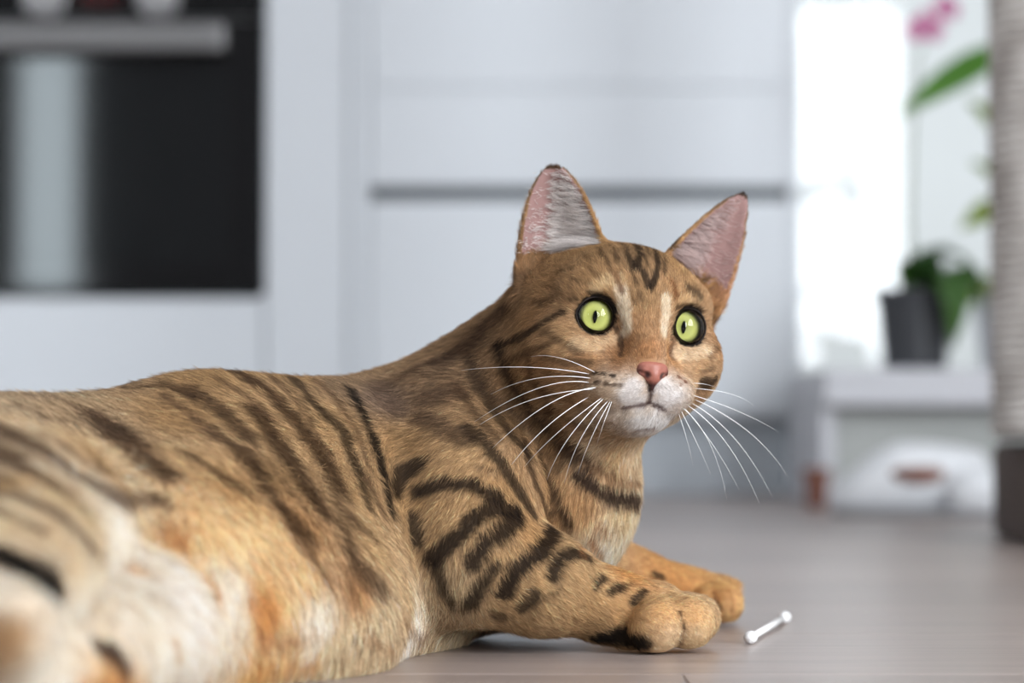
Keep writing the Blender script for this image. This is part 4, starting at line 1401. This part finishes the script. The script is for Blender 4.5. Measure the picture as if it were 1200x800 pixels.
RN = VN[tri[ti, 0]] * (1 - r1 - r2)[:, None] + VN[tri[ti, 1]] * r1[:, None] + VN[tri[ti, 2]] * r2[:, None]
RN /= np.linalg.norm(RN, axis=1, keepdims=True)
hcol, hlen, hdir, hbare, hin = coat(RP, RN)
ok = ~(hbare | hin)
RP, RN, hcol, hlen, hdir = RP[ok], RN[ok], hcol[ok], hlen[ok], hdir[ok]
n = len(RP)
hdir += rng.normal(0, 0.16, (n, 3)) + 0.35 * np.stack([vnoise(RP, 230, 20 + k) - 0.5 for k in range(3)], 1)
hdir -= RN * (hdir * RN).sum(1, keepdims=True)
hdir /= np.linalg.norm(hdir, axis=1, keepdims=True) + 1e-9
hlen = hlen * (0.5 + 0.45 * rng.random(n))
# clumps: tips drawn toward the middle of a small cell
cell = np.floor(RP / 0.0017 + 0.7 * np.stack([vnoise(RP, 500, 30 + k) for k in range(3)], 1)).astype(np.int64)
key = cell[:, 0] * 73856093 ^ cell[:, 1] * 19349663 ^ cell[:, 2] * 83492791
_, inv, cnt_ = np.unique(key, return_inverse=True, return_counts=True)
cen = np.stack([np.bincount(inv, RP[:, k]) / cnt_ for k in range(3)], 1)[inv]
jit = rng.normal(0, 1, (len(cnt_), 3))[inv] * 0.0006
cl = (cen - RP) * 0.42 + jit * (hlen / 0.008)[:, None]
u5 = np.linspace(0, 1, 5)
FG = 1.08
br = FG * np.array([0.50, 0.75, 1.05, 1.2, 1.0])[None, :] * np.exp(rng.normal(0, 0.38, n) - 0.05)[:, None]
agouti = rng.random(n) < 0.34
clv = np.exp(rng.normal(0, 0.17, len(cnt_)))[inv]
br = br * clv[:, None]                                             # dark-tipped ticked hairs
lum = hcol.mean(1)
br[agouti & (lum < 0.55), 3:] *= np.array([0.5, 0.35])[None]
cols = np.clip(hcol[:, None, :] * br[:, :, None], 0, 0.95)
rad_ = np.clip(hlen * 0.0085, 0.000028, 0.000080)
lift_ = np.clip(0.42 + rng.normal(0, 0.10, n), 0.15, 0.9)
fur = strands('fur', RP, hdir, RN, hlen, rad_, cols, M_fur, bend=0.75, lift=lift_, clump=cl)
# ------------------------------------------------------------------ eyes
def frame_from(z, up_):
    z = np.asarray(z, float)
    z = z / np.linalg.norm(z)
    x = np.cross(up_, z)
    x /= np.linalg.norm(x)
    y = np.cross(z, x)
    return Matrix(((x[0], y[0], z[0]), (x[1], y[1], z[1]), (x[2], y[2], z[2]))).to_4x4()


M_ball = mat('eye_dark', (0.010, 0.007, 0.005), 0.25)
M_pupil = mat('pupil_black', (0.002, 0.002, 0.002), 0.9, spec=0.0)
M_rim = mat('eyelid_skin', srgb(26, 19, 17), 0.6, spec=0.2, noise=(srgb(38, 28, 24), 300, 2))
M_iris = bpy.data.materials.new('iris_green')
M_iris.use_nodes = True
t_ = M_iris.node_tree
pb = t_.nodes['Principled BSDF']
pb.inputs['Roughness'].default_value = 0.5
pb.inputs['Specular IOR Level'].default_value = 0.2
tc = t_.nodes.new('ShaderNodeTexCoord')
sx = t_.nodes.new('ShaderNodeSeparateXYZ')
t_.links.new(tc.outputs['Object'], sx.inputs[0])
ln_ = t_.nodes.new('ShaderNodeVectorMath')
ln_.operation = 'LENGTH'
cx = t_.nodes.new('ShaderNodeCombineXYZ')
t_.links.new(sx.outputs['X'], cx.inputs[0])
t_.links.new(sx.outputs['Y'], cx.inputs[1])
t_.links.new(cx.outputs[0], ln_.inputs[0])
at2 = t_.nodes.new('ShaderNodeMath')
at2.operation = 'ARCTAN2'
t_.links.new(sx.outputs['Y'], at2.inputs[0])
t_.links.new(sx.outputs['X'], at2.inputs[1])
cx2 = t_.nodes.new('ShaderNodeCombineXYZ')
m1 = t_.nodes.new('ShaderNodeMath')
m1.operation = 'MULTIPLY'
m1.inputs[1].default_value = 9
t_.links.new(at2.outputs[0], m1.inputs[0])
t_.links.new(m1.outputs[0], cx2.inputs[0])
m2 = t_.nodes.new('ShaderNodeMath')
m2.operation = 'MULTIPLY'
m2.inputs[1].default_value = 260
t_.links.new(ln_.outputs['Value'], m2.inputs[0])
t_.links.new(m2.outputs[0], cx2.inputs[1])
nz = t_.nodes.new('ShaderNodeTexNoise')
nz.inputs['Scale'].default_value = 1.3
nz.inputs['Detail'].default_value = 4
t_.links.new(cx2.outputs[0], nz.inputs['Vector'])
mr = t_.nodes.new('ShaderNodeMapRange')
mr.inputs[1].default_value = 0.0
mr.inputs[2].default_value = 0.0088
t_.links.new(ln_.outputs['Value'], mr.inputs[0])
ad = t_.nodes.new('ShaderNodeMath')
ad.operation = 'MULTIPLY_ADD'
ad.inputs[1].default_value = 0.22
t_.links.new(nz.outputs['Fac'], ad.inputs[0])
t_.links.new(mr.outputs[0], ad.inputs[2])
rp = t_.nodes.new('ShaderNodeValToRGB')
cr = rp.color_ramp
cr.elements[0].position = 0.15
cr.elements[0].color = (*srgb(120, 124, 58), 1)
cr.elements[1].position = 1.12 if False else 1.0
cr.elements[1].color = (*srgb(70, 72, 34), 1)
for p_, c_ in ((0.42, (152, 157, 76)), (0.68, (170, 174, 88)), (0.90, (138, 142, 68))):  # outer tone is darker iris edge plus lid shade put into the colour
    e = cr.elements.new(p_)
    e.color = (*srgb(*c_), 1)
t_.links.new(ad.outputs[0], rp.inputs[0])
t_.links.new(rp.outputs[0], pb.inputs['Base Color'])

M_cornea = bpy.data.materials.new('cornea')
M_cornea.use_nodes = True
t_ = M_cornea.node_tree
t_.nodes.clear()
o_ = t_.nodes.new('ShaderNodeOutputMaterial')
a_ = t_.nodes.new('ShaderNodeBsdfTransparent')
g_ = t_.nodes.new('ShaderNodeBsdfGlossy')
g_.inputs['Roughness'].default_value = 0.03
f_ = t_.nodes.new('ShaderNodeFresnel')
f_.inputs[0].default_value = 1.42
x_ = t_.nodes.new('ShaderNodeMixShader')
t_.links.new(f_.outputs[0], x_.inputs[0])
t_.links.new(a_.outputs[0], x_.inputs[1])
t_.links.new(g_.outputs[0], x_.inputs[2])
t_.links.new(x_.outputs[0], o_.inputs[0])

ER = 0.0109
for s in (-1, 1):
    c = np.array(H(*EYES[s]))
    axw = HR @ EAX[s]
    tocam = CAM - c
    tocam /= np.linalg.norm(tocam)
    gz = axw * 0.35 + tocam * 0.65 + np.array([0.06, 0, 0.02])
    Mg = frame_from(gz, HR[:, 2])
    # eyeball
    bm = bmesh.new()
    bmesh.ops.create_uvsphere(bm, u_segments=32, v_segments=20, radius=ER * 0.985)
    bmesh.ops.delete(bm, geom=[v for v in bm.verts if v.co.z > ER * 0.70], context='VERTS')
    eye = obj('eye', bm, M_ball, catroot, True)
    eye.matrix_local = Matrix.Translation(Vector(c - CAT0)) @ Mg
    # iris: a shallow dish
    bm = lathe(bmesh.new(), [(0.0099, 0.0042), (0.0090, 0.0056), (0.006, 0.0057), (0.003, 0.0056), (0.0004, 0.0055)][::-1], 40)
    ir = obj('iris', bm, M_iris, eye, True)
    # slit pupil
    bm = bmesh.new()
    ring = []
    for k in range(28):
        a = 2 * math.pi * k / 28
        x, y = math.cos(a), math.sin(a)
        ring.append((0.00092 * x * (1 - 0.35 * abs(y) ** 2), 0.0029 * y))
    lo_ = [bm.verts.new((x, y, 0.0056)) for x, y in ring]
    hi_ = [bm.verts.new((x, y, 0.0063)) for x, y in ring]
    for k in range(28):
        bm.faces.new((lo_[k], lo_[(k + 1) % 28], hi_[(k + 1) % 28], hi_[k]))
    bm.faces.new(hi_)
    bm.faces.new(lo_[::-1])
    obj('pupil', bm, M_pupil, eye)
    bm = bmesh.new()
    bmesh.ops.create_uvsphere(bm, u_segments=40, v_segments=28, radius=ER)
    bmesh.ops.delete(bm, geom=[v for v in bm.verts if v.co.z < ER * 0.35], context='VERTS')
    for v in bm.verts:
        v.co.z += 0.0002
    obj('cornea', bm, M_cornea, eye, True)
    # lids: a dark rim round the opening, drawn out to the inner corner
    Me = frame_from(axw, HR[:, 2])
    bm = bmesh.new()
    rings = []
    nseg = 64
    for k in range(nseg):
        a = 2 * math.pi * k / nseg
        ca, sa = math.cos(a), math.sin(a)
        inner = math.pi if s > 0 else 0.0           # the side toward the nose
        # local x of this frame is the viewer's right up to sign
        dirx = 1 if (np.array(Me)[:3, 0] @ HR[:, 0]) > 0 else -1
        dn = math.atan2(sa, ca * dirx)
        diff = math.atan2(math.sin(dn - (inner - (0.62 if s < 0 else -0.62))), math.cos(dn - (inner - (0.62 if s < 0 else -0.62))))
        ext = math.exp(-(diff / 0.36) ** 2)
        outx = math.exp(-(math.atan2(math.sin(dn - (inner + math.pi)), math.cos(dn - (inner + math.pi))) / 0.5) ** 2)
        r0 = 0.00875 + 0.0032 * ext + 0.0004 * outx - 0.0003 * max(0, math.sin(dn))
        zz = math.sqrt(max(1e-8, (ER * 1.03) ** 2 - min(r0, 0.0100) ** 2)) - 0.0012 * ext
        thick = 0.00034 + 0.0006 * ext + 0.0002 * (s > 0) * outx + 0.00015 * max(0, math.sin(dn))
        rr = []
        for j in range(8):
            b_ = 2 * math.pi * j / 8
            rad_r = r0 + thick * 0.2 + thick * math.cos(b_)
            rr.append(bm.verts.new((rad_r * ca, rad_r * sa, zz + thick * 0.85 * math.sin(b_))))
        rings.append(rr)
    for k in range(nseg):
        a, b = rings[k], rings[(k + 1) % nseg]
        for j in range(8):
            bm.faces.new((a[j], b[j], b[(j + 1) % 8], a[(j + 1) % 8]))
    bmesh.ops.recalc_face_normals(bm, faces=bm.faces)
    lid = obj('eyelid', bm, M_rim, catroot, True)
    lid.matrix_local = Matrix.Translation(Vector(c - CAT0)) @ Me

# ------------------------------------------------------------------ nose leather
na = 0.0004
lo_, hi_ = H(-0.014, 0.034, -0.036), H(0.014, 0.054, -0.012)
mn, mxx = np.minimum(lo_, hi_) - 0.008, np.maximum(lo_, hi_) + 0.008
nf_ = Field(*[np.arange(mn[k], mxx[k], na).astype(np.float32) for k in range(3)])


def NE(c_, r_, k_=0.002, mode='u'):
    nf_.add(*ell_fn(H(*c_), r_, HR), k=k_, mode=mode)


NOSEF = 0.0448
NE((0, NOSEF, -0.0205), (0.0066, 0.0040, 0.0026))
NE((0, NOSEF + 0.0012, -0.0240), (0.0042, 0.0036, 0.0040))
for s in (-1, 1):
    NE((s * 0.0046, NOSEF - 0.0006, -0.0228), (0.0030, 0.0034, 0.0026))
nf_.add(*cone_fn(H(0, NOSEF + 0.0012, -0.026), H(0, NOSEF + 0.0014, -0.0305), 0.0022, 0.0008), k=0.002)
for s in (-1, 1):
    nf_.add(*cone_fn(H(s * 0.0030, NOSEF + 0.0048, -0.0252), H(s * 0.0060, NOSEF + 0.0016, -0.0238), 0.0011, 0.0007), k=0.0012, mode='c')
nV, nQ = surface_nets(nf_)
nme = bpy.data.meshes.new('nose')
nme.from_pydata((nV - CAT0).tolist(), [], nQ.tolist())
nl = headloc(nV)
edge = np.clip((np.abs(nl[:, 0]) - 0.0040) / 0.003, 0, 1) * np.clip((-0.0195 - nl[:, 2]) / 0.003, 0, 1)
low = np.clip((-0.0268 - nl[:, 2]) / 0.002, 0, 1)
nos = np.min([np.linalg.norm(nl - np.array([s * 0.0040, NOSEF + 0.0036, -0.0247]), axis=1) for s in (-1, 1)], axis=0)
dk = np.clip(np.maximum(np.maximum(edge * 0.8, low), np.clip((0.0024 - nos) / 0.0012, 0, 1)), 0, 1)[:, None]
ncol = np.array(srgb(154, 96, 82)) * (1 - dk) + np.array(srgb(52, 26, 24)) * dk
att = nme.color_attributes.new('coat', 'FLOAT_COLOR', 'POINT')
att.data.foreach_set('color', np.concatenate([ncol, np.ones((len(nV), 1))], 1).astype(np.float32).ravel())
M_nose = M_skin.copy()
M_nose.name = 'nose_leather'
nt2 = M_nose.node_tree
b2 = nt2.nodes['Principled BSDF']
b2.inputs['Roughness'].default_value = 0.42
b2.inputs['Specular IOR Level'].default_value = 0.4
vz = nt2.nodes.new('ShaderNodeTexVoronoi')
vz.inputs['Scale'].default_value = 1500
tcn = nt2.nodes.new('ShaderNodeTexCoord')
nt2.links.new(tcn.outputs['Object'], vz.inputs['Vector'])
bp2 = nt2.nodes.new('ShaderNodeBump')
bp2.inputs['Strength'].default_value = 0.3
bp2.inputs['Distance'].default_value = 0.0002
nt2.links.new(vz.outputs['Distance'], bp2.inputs['Height'])
nt2.links.new(bp2.outputs[0], b2.inputs['Normal'])
nose_o = link('nose', nme, M_nose, catroot, True)
nose_o['label'] = 'brick pink nose leather with dark edge'

# ------------------------------------------------------------------ whiskers
M_whisk = mat('whisker_white', (0.92, 0.92, 0.92), 0.35, spec=0.5)
WK = [
    ((697, 436), (655, 419), (622, 418), 0.7, 0.0), ((690, 438), (615, 430), (540, 434), 0.9, 0.0), ((692, 443), (630, 443), (575, 462), 0.9, 0.004), ((690, 448), (630, 455), (556, 494), 0.9, -0.004),
    ((698, 454), (640, 475), (574, 528), 1.25, -0.006), ((695, 456), (618, 470), (550, 506), 0.9, 0.004), ((690, 465), (635, 505), (588, 560), 1.1, -0.006), ((705, 466), (650, 510), (612, 550), 0.9, 0.002),
    ((707, 467), (665, 515), (641, 562), 1.0, -0.004), ((712, 470), (680, 515), (661, 567), 0.9, -0.002), ((715, 470), (692, 515), (677, 556), 0.8, 0.0), ((717, 470), (706, 500), (699, 522), 0.7, 0.0),
    ((812, 463), (868, 483), (912, 506), 0.7, 0.02), ((814, 468), (880, 508), (924, 560), 1.0, 0.01), ((810, 472), (862, 515), (905, 582), 1.0, 0.01), ((806, 475), (852, 520), (890, 590), 1.0, 0.006),
    ((802, 478), (838, 525), (866, 574), 0.8, 0.008), ((798, 481), (818, 522), (833, 556), 0.8, 0.004), ((800, 478), (832, 520), (852, 586), 0.8, 0.004), ((795, 484), (805, 515), (812, 545), 0.7, 0.0),
    ((812, 449), (826, 450), (840, 454), 0.6, 0.01), ((814, 455), (858, 462), (884, 476), 0.6, 0.02),
]
for (r_, m_, t_, w_, dy) in WK:
    p0 = pick(*r_)
    Y0 = p0[1]
    p2 = P(*t_, Y0 + 0.012 + dy)
    # quadratic through the middle point
    pm = P(*m_, Y0 - 0.002 + dy * 0.6)
    pc_ = 2 * pm - 0.5 * (p0 + p2)
    pts = [(1 - u) ** 2 * p0 + 2 * u * (1 - u) * pc_ + u * u * p2 - CAT0 for u in np.linspace(0, 1, 14)]
    rad = [0.00022 * w_ * (1 - 0.8 * u) for u in np.linspace(0, 1, 14)]
    obj('whisker', tube(bmesh.new(), pts, rad, 5), M_whisk, catroot, True)

# ------------------------------------------------------------------ hair in the ears
for s, E in EARS.items():
    ta, q, nn = ear_coords(E, VC)
    cand = np.where((ta > 0.12) & (ta < 0.9) & (np.abs(q) < 0.92) & ((VN @ E['n']) > 0.12) & (np.abs(nn) < 0.022))[0]
    pr = np.where(q[cand] < (0.05 if s < 0 else -0.15), 1.0, 0.10) * (1.15 - ta[cand])
    nh = 2600 if s < 0 else 1500
    sel = rng.choice(cand, nh, p=pr / pr.sum())
    p_ = VC[sel] + rng.normal(0, 0.0006, (nh, 3))
    n_ = VN[sel]
    d_ = E['w'] * 0.9 + E['a'] * (0.15 + 0.25 * ta[sel])[:, None] + rng.normal(0, 0.12, (nh, 3))
    d_ -= n_ * (d_ * n_).sum(1, keepdims=True)
    d_ /= np.linalg.norm(d_, axis=1, keepdims=True)
    l_ = np.clip((0.95 - q[sel]) / 1.6, 0.12, 1) * (0.015 if s < 0 else 0.010) * (1.05 - ta[sel]) * (0.5 + 0.6 * rng.random(nh)) + 0.002
    kx_ = np.floor(p_ / 0.0030).astype(np.int64)
    ky = kx_[:, 0] * 73856093 ^ kx_[:, 1] * 19349663 ^ kx_[:, 2] * 83492791
    _, iv, ct = np.unique(ky, return_inverse=True, return_counts=True)
    ce = np.stack([np.bincount(iv, p_[:, k]) / ct for k in range(3)], 1)[iv]
    cl_ = (ce - p_) * 0.75 + rng.normal(0, 1, (len(ct), 3))[iv] * 0.0009
    cb = np.array(srgb(236, 228, 224)) if s < 0 else np.array(srgb(206, 184, 180))
    cc = np.clip(cb[None, None] * (np.array([0.6, 0.8, 1, 1.04, 1.04])[None, :, None]) * (0.7 + 0.45 * rng.random(nh))[:, None, None], 0, 0.95)
    eh = strands('ear_hair', p_, d_, n_, l_, np.full(nh, 0.000085), cc, M_fur, bend=0.6, lift=np.clip(0.45 + rng.normal(0, 0.15, nh), 0.1, 1), clump=cl_)
    eh['label'] = 'white hair tuft inside the ear'
